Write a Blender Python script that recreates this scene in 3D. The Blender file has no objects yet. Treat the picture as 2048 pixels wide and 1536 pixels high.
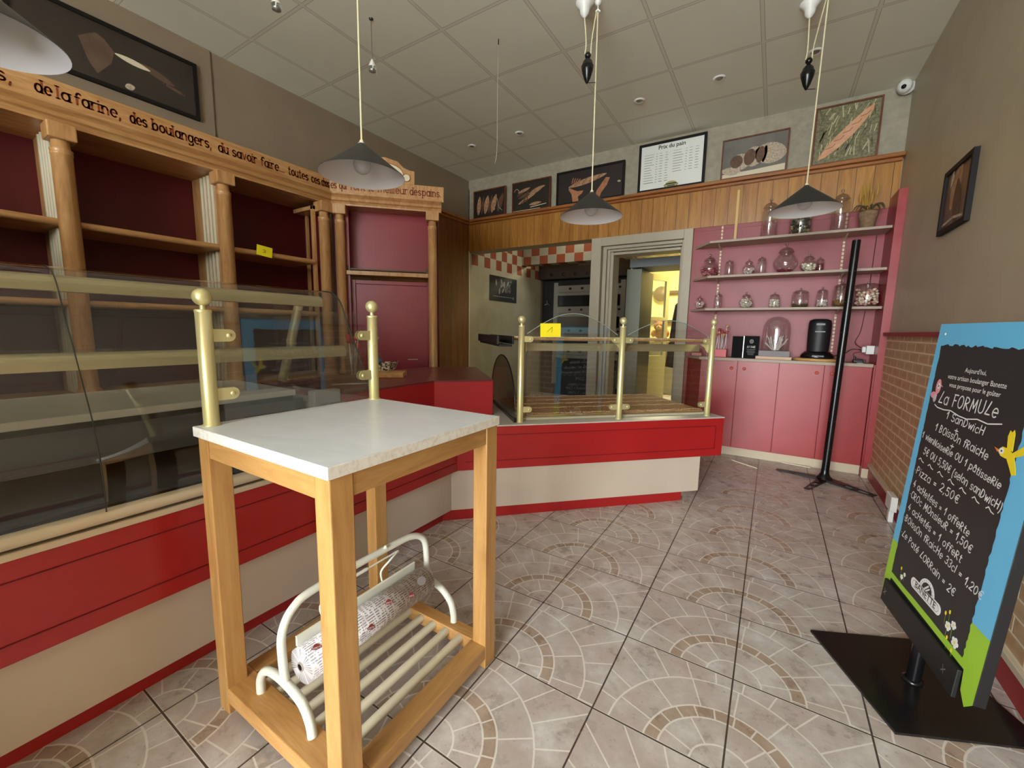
import bpy, math, random
from mathutils import Vector, Matrix
random.seed(7)
C = bpy.context.scene.collection
SC = bpy.context.scene
PI = math.pi
def R(a): return math.radians(a)

# ------------------------------------------------------------ camera, light, exposure
H = 1.155
YAW, PIT, ROL = R(-31.95), R(7.5), R(0.94)
_cy, _sy = math.cos(YAW), math.sin(YAW)
_f = Vector((_sy*math.cos(PIT), _cy*math.cos(PIT), -math.sin(PIT)))
_rt = Vector((_cy, -_sy, 0)); _up = _rt.cross(_f)
_r2 = _rt*math.cos(ROL)+_up*math.sin(ROL); _u2 = -_rt*math.sin(ROL)+_up*math.cos(ROL)
cam = bpy.data.objects.new('camera', bpy.data.cameras.new('camera')); C.objects.link(cam)
cam.data.sensor_width = 36; cam.data.lens = 829.7/2048*36; cam.data.clip_start = .02
cam.matrix_world = Matrix(((_r2.x, _u2.x, -_f.x, 0), (_r2.y, _u2.y, -_f.y, 0), (_r2.z, _u2.z, -_f.z, H), (0, 0, 0, 1)))
SC.camera = cam
SC.view_settings.view_transform = 'Standard'; SC.view_settings.look = 'None'; SC.view_settings.gamma = 1
SC.view_settings.use_curve_mapping = False
SC.view_settings.exposure = 0.95
w = bpy.data.worlds.new('world'); SC.world = w; w.use_nodes = True
w.node_tree.nodes['Background'].inputs[0].default_value = (.90, .96, 1.0, 1)
w.node_tree.nodes['Background'].inputs[1].default_value = 13.5
def area(name, loc, rot, sx, sy, power=0, col=(1, 1, 1), portal=False):
    l = bpy.data.lights.new(name, 'AREA'); l.shape = 'RECTANGLE'; l.size = sx; l.size_y = sy; l.energy = power; l.color = col
    o = bpy.data.objects.new(name, l); C.objects.link(o); o.location = loc; o.rotation_euler = rot
    if portal: l.cycles.is_portal = True
    return o
# daylight comes in through the shop window and door behind the camera
area('shop_window_portal', (-.40, -3.72, 1.55), (R(90), 0, 0), 2.3, 2.8, portal=True)
# lamps in the bakehouse behind the shop
area('bakehouse_lamp_light', (-1.9, 8.2, 2.9), (0, 0, 0), .25, 1.2, 110, (1, .90, .55))
area('oven_room_lamp_light', (-2.6, 5.6, 3.0), (0, 0, 0), .3, .8, 7, (1, .93, .78))

# ------------------------------------------------------------ mesh helpers
class MB:
    def __init__(s): s.v = []; s.f = []; s.m = []; s.sm = []
    def add(s, v, f, mi=0, sm=False, M=None):
        b = len(s.v); s.v += [tuple(M @ Vector(p)) if M else tuple(p) for p in v]
        for q in f: s.f.append([i+b for i in q]); s.m.append(mi); s.sm.append(sm)
        return s
    def box(s, x0, x1, y0, y1, z0, z1, mi=0, M=None):
        v = [(x0,y0,z0),(x1,y0,z0),(x1,y1,z0),(x0,y1,z0),(x0,y0,z1),(x1,y0,z1),(x1,y1,z1),(x0,y1,z1)]
        return s.add(v, [(0,3,2,1),(4,5,6,7),(0,1,5,4),(1,2,6,5),(2,3,7,6),(3,0,4,7)], mi, False, M)
    def prism(s, poly, z0, z1, mi=0, M=None, sm=False):
        n = len(poly); a = sum(poly[i][0]*poly[(i+1)%n][1]-poly[(i+1)%n][0]*poly[i][1] for i in range(n))
        if a < 0: poly = poly[::-1]
        v = [(p[0],p[1],z0) for p in poly]+[(p[0],p[1],z1) for p in poly]
        s.add(v, [tuple(range(n-1,-1,-1)), tuple(range(n,2*n))], mi, False, M)
        b = len(s.v)-2*n
        for i in range(n):
            j = (i+1)%n; s.f.append([b+i,b+j,b+n+j,b+n+i]); s.m.append(mi); s.sm.append(sm)
        return s
    def tube(s, path, r, n=12, mi=0, M=None, caps=True):
        P = [Vector(p) for p in path]; L = len(P)
        rr = r if isinstance(r, (list, tuple)) else [r]*L
        v = []; prev = None
        for i, p in enumerate(P):
            t = (P[min(i+1,L-1)]-P[max(i-1,0)]).normalized()
            if prev is None:
                a = Vector((0,0,1)) if abs(t.z) < .9 else Vector((1,0,0)); u = t.cross(a).normalized()
            else: u = (prev-t*prev.dot(t)).normalized()
            prev = u; w_ = t.cross(u)
            for k in range(n):
                an = 2*PI*k/n; v.append(p+(u*math.cos(an)+w_*math.sin(an))*rr[i])
        f = [(i*n+k, i*n+(k+1)%n, (i+1)*n+(k+1)%n, (i+1)*n+k) for i in range(L-1) for k in range(n)]
        s.add(v, f, mi, True, M)
        if caps: s.add(v[:n], [tuple(range(n-1,-1,-1))], mi, False, M); s.add(v[-n:], [tuple(range(n))], mi, False, M)
        return s
    def lathe(s, prof, c=(0,0,0), n=24, mi=0, M=None, axis='z'):
        v = []
        for r, z in prof:
            for k in range(n):
                a = 2*PI*k/n; v.append((c[0]+r*math.cos(a), c[1]+r*math.sin(a), c[2]+z))
        L = len(prof)
        f = [(i*n+k, i*n+(k+1)%n, (i+1)*n+(k+1)%n, (i+1)*n+k) for i in range(L-1) for k in range(n)]
        return s.add(v, f, mi, True, M)
    def ball(s, c, r, n=16, mi=0, M=None, sc=(1,1,1)):
        v = []; m = n//2
        for i in range(m+1):
            t = PI*i/m
            for k in range(n):
                a = 2*PI*k/n; v.append((c[0]+r*sc[0]*math.sin(t)*math.cos(a), c[1]+r*sc[1]*math.sin(t)*math.sin(a), c[2]-r*sc[2]*math.cos(t)))
        f = [(i*n+k, i*n+(k+1)%n, (i+1)*n+(k+1)%n, (i+1)*n+k) for i in range(m) for k in range(n)]
        return s.add(v, f, mi, True, M)
    def flat(s, poly, z=0, mi=0, M=None):
        n = len(poly); a = sum(poly[i][0]*poly[(i+1)%n][1]-poly[(i+1)%n][0]*poly[i][1] for i in range(n))
        if a < 0: poly = poly[::-1]
        return s.add([(p[0],p[1],z) for p in poly], [tuple(range(n))], mi, False, M)
    def strip(s, pts, t, z=0, mi=0, M=None):      # flat ribbon stroke in the xy plane
        for i in range(len(pts)-1):
            (x0,y0),(x1,y1) = pts[i], pts[i+1]; L = math.hypot(x1-x0,y1-y0) or 1e-6
            nx, ny = -(y1-y0)/L*t/2, (x1-x0)/L*t/2
            s.add([(x0+nx,y0+ny,z),(x0-nx,y0-ny,z),(x1-nx,y1-ny,z),(x1+nx,y1+ny,z)], [(0,1,2,3)], mi, False, M)
        for x, y in pts:
            s.add([(x+t/2*math.cos(a*PI/4), y+t/2*math.sin(a*PI/4), z) for a in range(8)], [tuple(range(8))], mi, False, M)
        return s

def tag(o, label=None, cat=None, group=None, kind=None):
    if label: o['label'] = label
    if cat: o['category'] = cat
    if group: o['group'] = group
    if kind: o['kind'] = kind
    return o
def thing(name, label, cat, loc=(0,0,0), group=None, rotz=0, world=True):
    o = bpy.data.objects.new(name, None); C.objects.link(o); o.location = loc; o.rotation_euler = (0,0,rotz)
    o.empty_display_size = .05; tag(o, label, cat, group)
    if world: WORLD[o.name] = Matrix.Translation(loc)
    return o
WORLD = {}
def obj(name, mb, mat, parent=None, bevel=0, seg=2):
    me = bpy.data.meshes.new(name); me.from_pydata(mb.v, [], mb.f)
    for m in (mat if isinstance(mat, (list, tuple)) else [mat]): me.materials.append(m)
    me.polygons.foreach_set('material_index', mb.m); me.polygons.foreach_set('use_smooth', mb.sm); me.update()
    o = bpy.data.objects.new(name, me); C.objects.link(o)
    if parent:
        o.parent = parent; r = parent
        while r.parent: r = r.parent
        if r.name in WORLD and parent == r: o.matrix_parent_inverse = WORLD[r.name].inverted()
    if bevel:
        b = o.modifiers.new('bevel', 'BEVEL'); b.width = bevel; b.segments = seg; b.limit_method = 'ANGLE'; b.angle_limit = R(40)
    return o
def struct(name, mb, mat, bevel=0): return tag(obj(name, mb, mat, None, bevel), kind='structure')
def solo(name, mb, mat, label, cat, group=None, bevel=0): return tag(obj(name, mb, mat, None, bevel), label, cat, group)
def frame(o, u, v):        # matrix with local x along u, y along v, z out of the plane
    u = Vector(u).normalized(); v = Vector(v).normalized(); n = u.cross(v)
    return Matrix(((u.x,v.x,n.x,o[0]),(u.y,v.y,n.y,o[1]),(u.z,v.z,n.z,o[2]),(0,0,0,1)))
BW = lambda x, y, z: frame((x,y,z), (1,0,0), (0,0,1))       # on the back wall, facing the room
RW = lambda x, y, z: frame((x,y,z), (0,-1,0), (0,0,1))      # on the right wall
LW = lambda x, y, z: frame((x,y,z), (0,1,0), (0,0,1))       # on the left side, facing +x
D45 = Vector((1,1,0)).normalized()
def DG(x, y, z): return frame((x,y,z), D45, (0,0,1))        # on a face turned 45 degrees

# ------------------------------------------------------------ materials
def lin(c): return tuple(((x/255)/12.92 if x/255 <= .04045 else ((x/255+.055)/1.055)**2.4) for x in c)+(1,)
def mat(name, col, rough=.5, metal=0, coat=0, spec=.5, emis=None, estr=0):
    m = bpy.data.materials.new(name); m.use_nodes = True; b = m.node_tree.nodes['Principled BSDF']
    b.inputs['Base Color'].default_value = lin(col); b.inputs['Roughness'].default_value = rough; b.inputs['Metallic'].default_value = metal
    b.inputs['Coat Weight'].default_value = coat; b.inputs['Specular IOR Level'].default_value = spec
    if emis: b.inputs['Emission Color'].default_value = lin(emis); b.inputs['Emission Strength'].default_value = estr
    return m
class NT:
    def __init__(s, m): s.t = m.node_tree; s.b = s.t.nodes['Principled BSDF']
    def n(s, typ, **k):
        x = s.t.nodes.new(typ)
        for a, b in k.items(): setattr(x, a, b)
        return x
    def link(s, a, b): s.t.links.new(a, b)
    def val(s, inp, v):
        if isinstance(v, (int, float)): inp.default_value = v
        elif isinstance(v, tuple): inp.default_value = v
        else: s.link(v, inp)
    def math(s, op, a, b=0, c=None):
        x = s.n('ShaderNodeMath', operation=op); s.val(x.inputs[0], a); s.val(x.inputs[1], b)
        if c is not None: s.val(x.inputs[2], c)
        return x.outputs[0]
    def co(s): 
        return s.n('ShaderNodeTexCoord').outputs['Object']
    def mapp(s, v, sc=(1,1,1), rot=(0,0,0), loc=(0,0,0)):
        x = s.n('ShaderNodeMapping'); s.link(v, x.inputs[0]); x.inputs['Scale'].default_value = sc; x.inputs['Rotation'].default_value = rot; x.inputs['Location'].default_value = loc
        return x.outputs[0]
    def noise(s, v, scale, detail=4, rough=.55, dist=0):
        x = s.n('ShaderNodeTexNoise'); s.link(v, x.inputs['Vector']); x.inputs['Scale'].default_value = scale; x.inputs['Detail'].default_value = detail
        x.inputs['Roughness'].default_value = rough; x.inputs['Distortion'].default_value = dist
        return x.outputs[0]
    def ramp(s, f, stops):
        x = s.n('ShaderNodeValToRGB'); s.link(f, x.inputs[0]); e = x.color_ramp.elements
        while len(e) < len(stops): e.new(.5)
        for i, (p, c) in enumerate(stops): e[i].position = p; e[i].color = c if len(c) == 4 and max(c) <= 1 else lin(c)
        return x.outputs[0]
    def mix(s, f, a, b, bt='MIX'):
        x = s.n('ShaderNodeMix', data_type='RGBA', blend_type=bt); s.val(x.inputs[0], f); s.val(x.inputs[6], a); s.val(x.inputs[7], b)
        return x.outputs[2]
    def bump(s, h, strength=.3, dist=.01):
        x = s.n('ShaderNodeBump'); x.inputs['Strength'].default_value = strength; x.inputs['Distance'].default_value = dist; s.link(h, x.inputs['Height']); s.link(x.outputs[0], s.b.inputs['Normal'])
    def base(s, c): s.link(c, s.b.inputs['Base Color'])
    def sep(s, v):
        x = s.n('ShaderNodeSeparateXYZ'); s.link(v, x.inputs[0]); return x.outputs
def wood(name, c0, c1, c2, stretch=(12,12,1), scale=3.0, rough=.45, coat=0, planks=None):
    m = mat(name, c1, rough, coat=coat); t = NT(m); co = t.co()
    if planks:       # vertical boards along x (or y): shift the grain on each board
        ax, wd, seam = planks; sp = t.sep(co); k = t.math('DIVIDE', sp[ax], wd); fl = t.math('FLOOR', k); fr = t.math('FRACT', k)
        cmb = t.n('ShaderNodeCombineXYZ'); t.val(cmb.inputs[0], sp[0]); t.val(cmb.inputs[1], sp[1]); t.link(t.math('ADD', sp[2], t.math('MULTIPLY', fl, 3.7)), cmb.inputs[2]); co = cmb.outputs[0]
    v = t.mapp(co, stretch); n1 = t.noise(v, scale, 6, .6, 1.2); n2 = t.noise(v, scale*9, 3)
    c = t.ramp(n1, [(.3, c0), (.5, c1), (.72, c2)])
    c = t.mix(.18, c, t.ramp(n2, [(.35, c0), (.65, c2)]))
    if planks:
        tone = t.math('FRACT', t.math('MULTIPLY', t.math('SINE', t.math('MULTIPLY', fl, 12.99)), 43758.5))
        c = t.mix(t.math('MULTIPLY', tone, .35), c, lin(c0))
        s_ = t.math('LESS_THAN', fr, seam); c = t.mix(s_, c, lin(tuple(x*.3 for x in c0)))
    t.base(c); t.bump(n2, .08, .002)
    return m
def mottled(name, c0, c1, rough=.6, scale=4, bumpy=0, coat=0, spec=.5, bscale=60, mix3=None):
    m = mat(name, c0, rough, coat=coat, spec=spec); t = NT(m); co = t.co(); n = t.noise(co, scale, 5, .6)
    t.base(t.ramp(n, [(.3, c0), (.7, c1)]))
    if bumpy: t.bump(t.noise(co, bscale, 4), bumpy, .004)
    return m
def thin_glass(name, tint=(.93,.96,.95), gloss=1.0, ior=1.45):
    m = bpy.data.materials.new(name); m.use_nodes = True; nt = m.node_tree; nt.nodes.clear()
    o = nt.nodes.new('ShaderNodeOutputMaterial'); mx = nt.nodes.new('ShaderNodeMixShader'); ge = nt.nodes.new('ShaderNodeNewGeometry'); mr = nt.nodes.new('ShaderNodeMapRange'); tr = nt.nodes.new('ShaderNodeBsdfTransparent'); g = nt.nodes.new('ShaderNodeBsdfGlossy'); fr = nt.nodes.new('ShaderNodeFresnel')
    mr.inputs['To Min'].default_value = ior; mr.inputs['To Max'].default_value = 1/ior; nt.links.new(ge.outputs['Backfacing'], mr.inputs[0]); nt.links.new(mr.outputs[0], fr.inputs[0]); tr.inputs[0].default_value = tint+(1,); g.inputs['Roughness'].default_value = .01; g.inputs[0].default_value = (gloss,gloss,gloss,1)
    nt.links.new(fr.outputs[0], mx.inputs[0]); nt.links.new(tr.outputs[0], mx.inputs[1]); nt.links.new(g.outputs[0], mx.inputs[2]); nt.links.new(mx.outputs[0], o.inputs[0])
    return m
beech = wood('beech_varnish', (158,108,60), (184,136,84), (204,160,108), (10,10,1.2), 2.2, .38, .15)
beechH = wood('beech_varnish_horizontal', (158,108,60), (182,134,82), (202,158,106), (10,1.2,10), 2.2, .38, .15)
beechT = wood('table_beech', (166,118,62), (188,142,82), (200,156,96), (14,14,1.4), 1.6, .42, .1)
beechTH = wood('table_beech_horizontal', (158,112,60), (180,136,80), (196,152,96), (14,1.6,14), 1.6, .45, .1)
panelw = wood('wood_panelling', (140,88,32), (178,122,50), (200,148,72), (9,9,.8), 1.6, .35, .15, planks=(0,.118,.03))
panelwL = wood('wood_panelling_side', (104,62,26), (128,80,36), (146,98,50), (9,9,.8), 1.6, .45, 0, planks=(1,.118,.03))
ledgew = wood('ledge_wood', (120,66,26), (158,98,44), (176,116,58), (1,10,10), 1.6, .35, .1)
redp = mottled('red_laminate', (172,32,32), (160,27,28), .32, 3, coat=.1)
deskred = mottled('red_desk_front', (178,34,40), (168,30,36), .35, 3)
maroonT = mottled('maroon_desk_top', (118,52,52), (106,44,45), .3, 3)
maroon = mottled('maroon_backing', (92,8,10), (80,6,8), .6, 3)
maroonD = mottled('maroon_cabinet_door', (146,40,54), (130,34,46), .35, 2.5)
pinkred = mottled('brushed_red_alcove_paint', (156,62,66), (144,52,56), .42, 5)
cabred = mottled('cabinet_red_paint', (170,56,54), (160,46,48), .35, 4)
beige = mottled('beige_laminate', (206,190,172), (198,182,164), .5, 2)
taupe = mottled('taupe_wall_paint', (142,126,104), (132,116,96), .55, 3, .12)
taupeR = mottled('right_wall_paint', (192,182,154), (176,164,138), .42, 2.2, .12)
greyw = mottled('grey_textured_wall', (170,162,142), (152,144,124), .7, 18, .35)
framep = mottled('door_frame_paint', (184,174,152), (174,164,142), .45, 3)
cream = mat('cream_skirting', (208,192,164), .5)
darkred = mat('dark_red_skirting', (150,30,32), .45)
white = mat('white_plastic', (232,232,226), .35)
whitep = mat('white_enamel', (226,228,214), .3)
chalkw = mat('white_paint_marks', (235,235,232), .6)
black = mat('black_matt', (20,20,22), .5)
blackg = mat('black_gloss', (14,14,16), .25)
darkg = mat('dark_grey_lampshade', (44,44,42), .35)
brass = mat('satin_brass', (222,212,156), .36, .6)
champ = mat('champagne_metal', (188,176,136), .4, .55)
steel = mat('brushed_steel', (170,168,160), .35, .8)
shelfp = mat('taupe_shelf_board', (176,158,140), .5)
cord = mat('cream_cord', (226,216,176), .6)
glass = thin_glass('clear_glass'); glassd = thin_glass('display_case_glass', (.92,.93,.925), 1.0, 1.62); glasss = thin_glass('smoked_glass', (.70,.71,.70), 1.0, 1.5)
jarg = thin_glass('jar_glass', (.93,.93,.92), 1.0, 2.1)
cardb = mat('black_card', (22,22,24), .8, spec=.15)
lidg = thin_glass('jar_lid_glass', (.78,.75,.73), 1.0, 2.2)
yellow = mat('yellow_note_paper', (244,226,20), .6)
ink = mat('pen_ink', (60,60,50), .6)
letterbrown = mat('burnt_letter_brown', (140,62,20), .6)
# white table top with scuffs
m = mat('white_worktop', (226,228,228), .3); t = NT(m); co = t.co(); n = t.noise(t.mapp(co,(3,6,3)), 2, 6, .7, 1.0)
t.base(t.ramp(n, [(.35,(222,226,230)),(.6,(230,233,236))])); whitetop = m
m = mat('white_worktop_edge', (228,224,212), .6); t = NT(m); n = t.noise(t.co(), 60, 5, .7); t.base(t.ramp(n, [(.35,(216,210,196)),(.55,(236,234,226))])); whitedge = m

def floor_mat():
    m = mat('fan_pattern_floor_tiles', (170,155,145), .3, coat=0, spec=.45); t = NT(m); co = t.co(); sp = t.sep(co); P = .3596
    u2 = t.math('SUBTRACT', t.math('MULTIPLY', t.math('FRACT', t.math('DIVIDE', t.math('ADD', sp[0], .02+P), 2*P)), 2*P), P)
    v = t.math('MULTIPLY', t.math('FRACT', t.math('DIVIDE', t.math('SUBTRACT', sp[1], 1.108), P)), P)
    r = t.math('SQRT', t.math('ADD', t.math('MULTIPLY', u2, u2), t.math('MULTIPLY', v, v)))
    th = t.math('DIVIDE', t.math('ARCTAN2', v, u2), PI)
    wob = t.math('MULTIPLY', t.math('SUBTRACT', t.noise(co, 14, 2), .5), .006); r = t.math('ADD', r, wob)
    def line(d, wd): return t.math('LESS_THAN', t.math('ABSOLUTE', d), wd)
    g = None
    for rad in (.082, .165, .205, .31):
        l = line(t.math('SUBTRACT', r, rad), .0028); g = l if g is None else t.math('MAXIMUM', g, l)
    def spokes(k, off, r0, r1):
        a = t.math('SUBTRACT', t.math('FRACT', t.math('ADD', t.math('MULTIPLY', th, k), off)), .5)
        d = t.math('MULTIPLY', t.math('ABSOLUTE', a), t.math('DIVIDE', t.math('MULTIPLY', r, PI), k))
        return t.math('MULTIPLY', t.math('LESS_THAN', d, .0024), t.math('MULTIPLY', t.math('GREATER_THAN', r, r0), t.math('LESS_THAN', r, r1)))
    for k, off, r0, r1 in ((5,.0,.082,.165),(11,.3,.165,.205),(7,.15,.205,.31),(13,.4,.31,1)): g = t.math('MAXIMUM', g, spokes(k, off, r0, r1))
    ring = t.math('MULTIPLY', t.math('GREATER_THAN', r, .165), t.math('LESS_THAN', r, .205))
    # tile joints
    fx = t.math('FRACT', t.math('ADD', t.math('DIVIDE', t.math('ADD', sp[0], .02), P), .5)); dx = t.math('ABSOLUTE', t.math('SUBTRACT', fx, .5))
    fy = t.math('FRACT', t.math('ADD', t.math('DIVIDE', t.math('SUBTRACT', sp[1], 1.108), P), .5)); dy = t.math('ABSOLUTE', t.math('SUBTRACT', fy, .5))
    joint = t.math('LESS_THAN', t.math('MINIMUM', dx, dy), .0072)
    joint2 = t.math('LESS_THAN', dy, .013)
    n1 = t.noise(co, 9, 8, .68); n2 = t.noise(t.mapp(co,(1,1,1),loc=(5,3,0)), 5, 6, .65); n3 = t.noise(co, 60, 4, .7)
    c = t.ramp(n1, [(.33,(160,149,141)),(.5,(194,187,180)),(.68,(214,210,206))])
    c = t.mix(t.ramp(n2, [(.42,(0,0,0)),(.62,(255,255,255))]), c, lin((180,167,158)))
    # each stone of the pattern gets a slight tone of its own
    k1 = t.math('FLOOR', t.math('MULTIPLY', th, 7)); k2 = t.math('FLOOR', t.math('MULTIPLY', r, 11)); h_ = t.math('FRACT', t.math('MULTIPLY', t.math('SINE', t.math('ADD', t.math('MULTIPLY', k1, 12.7), t.math('MULTIPLY', k2, 7.3))), 4375.5))
    c = t.mix(t.math('MULTIPLY', h_, .2), c, lin((182,165,152)))
    c = t.mix(t.math('MULTIPLY', ring, .7), c, t.ramp(n1, [(.3,(142,116,92)),(.7,(176,150,124))]))
    c = t.mix(t.math('MULTIPLY', t.math('LESS_THAN', n3, .36), .35), c, lin((120,92,76)))
    c = t.mix(t.math('MULTIPLY', g, .7), c, lin((234,229,220)))
    c = t.mix(t.math('MULTIPLY', joint2, .6), c, lin((228,220,208)))
    c = t.mix(joint, c, lin((78,68,60)))
    t.base(c)
    h = t.math('SUBTRACT', t.math('MULTIPLY', n3, .25), t.math('ADD', t.math('MULTIPLY', g, .8), joint)); t.bump(h, .35, .003)
    t.link(t.ramp(n1, [(.3,(.22,.22,.22,1)),(.7,(.4,.4,.4,1))]), t.b.inputs['Roughness'])
    return m
def brick_mat():
    m = mat('brick_wall_tiles', (160,110,75), .5); t = NT(m); sp = t.sep(t.co()); c2 = t.n('ShaderNodeCombineXYZ'); t.link(sp[1], c2.inputs[0]); t.link(sp[2], c2.inputs[1])
    b = t.n('ShaderNodeTexBrick'); t.link(c2.outputs[0], b.inputs['Vector']); b.inputs['Scale'].default_value = 1; b.inputs['Brick Width'].default_value = .195; b.inputs['Row Height'].default_value = .062
    b.inputs['Mortar Size'].default_value = .006; b.inputs['Mortar Smooth'].default_value = .6; b.inputs['Color1'].default_value = lin((194,156,108)); b.inputs['Color2'].default_value = lin((212,180,136)); b.inputs['Mortar'].default_value = lin((240,224,196)); b.inputs['Bias'].default_value = -.2
    n = t.noise(c2.outputs[0], 16, 5, .6)
    b2 = t.n('ShaderNodeTexBrick'); t.link(c2.outputs[0], b2.inputs['Vector'])
    for k_ in ('Brick Width','Row Height'): b2.inputs[k_].default_value = b.inputs[k_].default_value
    b2.inputs['Scale'].default_value = 1; b2.inputs['Mortar Size'].default_value = .022; b2.inputs['Mortar Smooth'].default_value = 1
    c = t.mix(t.math('MULTIPLY', t.math('SUBTRACT', 1, b2.outputs['Fac']), .5), b.outputs['Color'], lin((168,124,78)))
    t.base(t.mix(t.ramp(n, [(.4,(0,0,0)),(.75,(190,190,190))]), c, lin((214,186,154)))); t.bump(t.math('SUBTRACT', 1, b.outputs['Fac']), .4, .004)
    return m
def ceil_mat():
    m = mat('ceiling_tiles', (222,212,196), .8); t = NT(m); co = t.co(); sp = t.sep(co)
    def g(o, off): return t.math('ABSOLUTE', t.math('SUBTRACT', t.math('FRACT', t.math('ADD', t.math('DIVIDE', t.math('SUBTRACT', o, off), .6), .5)), .5))
    d = t.math('MINIMUM', g(sp[0], -.222), g(sp[1], 2.896)); gr = t.math('LESS_THAN', d, .019); ed = t.math('LESS_THAN', t.math('ABSOLUTE', t.math('SUBTRACT', d, .019)), .003)
    n = t.noise(co, 120, 3, .7); c = t.ramp(t.noise(co, 1.2, 3), [(.3,(230,229,212)),(.7,(238,237,222))])
    c = t.mix(t.math('MULTIPLY', gr, .35), c, lin((206,196,180))); c = t.mix(t.math('MULTIPLY', ed, .6), c, lin((140,128,112)))
    t.base(c); t.bump(t.math('SUBTRACT', t.math('MULTIPLY', n, .15), gr), .3, .004); return m
def tile_mat(name, ax, checker_z=None, c=(206,202,178), ph=0):
    m = mat(name, c, .25); t = NT(m); sp = t.sep(t.co()); P = .15
    a = t.math('DIVIDE', t.math('SUBTRACT', sp[ax], ph), P); z = t.math('DIVIDE', t.math('SUBTRACT', sp[2], 2.03), P)
    d = t.math('MINIMUM', *[t.math('ABSOLUTE', t.math('SUBTRACT', t.math('FRACT', t.math('ADD', q, .5)), .5)) for q in (a, z)])
    col = t.ramp(t.noise(t.co(), 5, 3), [(.3, tuple(x-10 for x in c)), (.7, c)])
    if checker_z is not None:
        par = t.math('MODULO', t.math('ADD', t.math('FLOOR', a), t.math('ADD', t.math('FLOOR', z), 100)), 2)
        k = t.math('MULTIPLY', t.math('GREATER_THAN', sp[2], checker_z), t.math('ABSOLUTE', par)); col = t.mix(t.math('GREATER_THAN', k, .5), col, lin((134,70,48)))
    col = t.mix(t.math('LESS_THAN', d, .012), col, lin((168,160,138))); t.base(col); return m
floorm = floor_mat(); brickm = brick_mat(); ceilm = ceil_mat()

# ------------------------------------------------------------ the setting
XL, XR, YB, YF, ZC = -3.62, .762, 4.63, -3.6, 3.107
struct('floor', MB().box(-4.2, 1.2, -3.8, 12, -.1, 0), floorm)
struct('ceiling', MB().box(-4.2, 1.2, -3.8, 4.9, ZC, ZC+.1), ceilm)
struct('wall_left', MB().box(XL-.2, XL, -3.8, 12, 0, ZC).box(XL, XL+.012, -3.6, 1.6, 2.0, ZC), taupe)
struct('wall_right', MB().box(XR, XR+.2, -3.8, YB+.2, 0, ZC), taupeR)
struct('wall_back', MB().box(XL, XR, YB, YB+.2, 2.19, ZC), greyw)
struct('wall_back_alcove', MB().box(-.80, XR, YB, YB+.2, 0, 2.19).box(-.76, XR, YB-.004, YB, 2.15, 2.21), pinkred)
fw = MB(); YFo = YF-.2
fw.box(XL, XR, YFo, YF, 2.95, ZC).box(XL, XR, YFo, YF, 0, .1).box(XL, -1.55, YFo, YF, .1, 2.95).box(.74, XR, YFo, YF, .1, 2.95)
struct('wall_front', fw, taupe)
struct('wall_light_blocker', MB().box(XL, -1.0, -.72, -.62, 0, 1.75), taupe)  # unseen wall added to keep window light off the near-left counter
wd = MB()
for x0, x1, z0, z1 in ((-1.55,.74,.1,2.95),):
    wd.box(x0,x0+.05,YFo+.05,YF-.05,z0,z1).box(x1-.05,x1,YFo+.05,YF-.05,z0,z1).box(x0,x1,YFo+.05,YF-.05,z0,z0+.05).box(x0,x1,YFo+.05,YF-.05,z1-.05,z1)
wd.box(-.44,-.39,YFo+.05,YF-.05,.1,2.95)
struct('window_1', wd, framep)
struct('pavement', MB().box(-8, 6, -12, -3.81, -.12, -.02), mat('pavement', (186,184,178), .8))
# wood panelling band, ledge, beading
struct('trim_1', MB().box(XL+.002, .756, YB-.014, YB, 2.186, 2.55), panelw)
struct('trim_2', MB().box(XL, XR-.0, 4.545, YB, 2.56, 2.59).box(XL, .752, 4.58, YB, 2.535, 2.56), ledgew, .006)
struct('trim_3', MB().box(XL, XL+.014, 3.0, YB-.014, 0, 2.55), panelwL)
struct('trim_4', MB().box(XL, XL+.085, 3.0, 4.545, 2.56, 2.59).box(XL, XL+.05, 3.0, 4.58, 2.535, 2.56), ledgew, .006)
struct('trim_5', MB().box(XL+.0, XL+.022, YB-.02, YB+.0, 0, 2.2), mat('white_corner_strip', (220,214,196), .5))
struct('trim_6', MB().box(XR-.04, XR, -3.6, 4.30, 1.152, 1.178), darkred, .004)
struct('trim_7', MB().box(XR-.012, XR, -3.6, 4.31, .12, 1.152), brickm)
struct('baseboard_right', MB().box(XR-.02, XR, -3.6, 4.31, 0, .095), darkred)
struct('trim_8', MB().box(XR-.028, XR, -3.6, 4.31, .095, .122), cream, .003)
struct('trim_9', MB().box(.708, XR-.001, 4.31, YB, 0, 2.25).box(.700,.708,4.33,4.372,.0,.92), mottled('pilaster_red_paint', (150,34,40), (166,58,58), .35, 6))
struct('baseboard_back', MB().box(.700, XR-.001, 4.30, 4.312, 0, .075), cream)
# door frame and jambs (mouldings stepped back into the doorway)
df = MB()
for k, (xa, xb, zt, y0, y1) in enumerate(((-1.83,-.762,2.185,4.585,4.66),(-1.70,-.835,2.09,4.62,4.74),(-1.655,-.85,2.055,4.64,4.80),(-1.625,-.862,2.025,4.655,4.86))):
    wdt = (.115,.04,.03,.035)[k]; wr = (.085,.03,.022,.02)[k]
    df.box(xa, xa+wdt, y0, y1, 0, zt).box(xb-wr, xb, y0, y1, 0, zt).box(xa+wdt, xb-wr, y0, y1, zt-wdt*.8, zt)
df.box(-1.83,-1.60,4.66,4.83,0,2.19)
struct('door_1', df, framep, .004)
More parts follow.
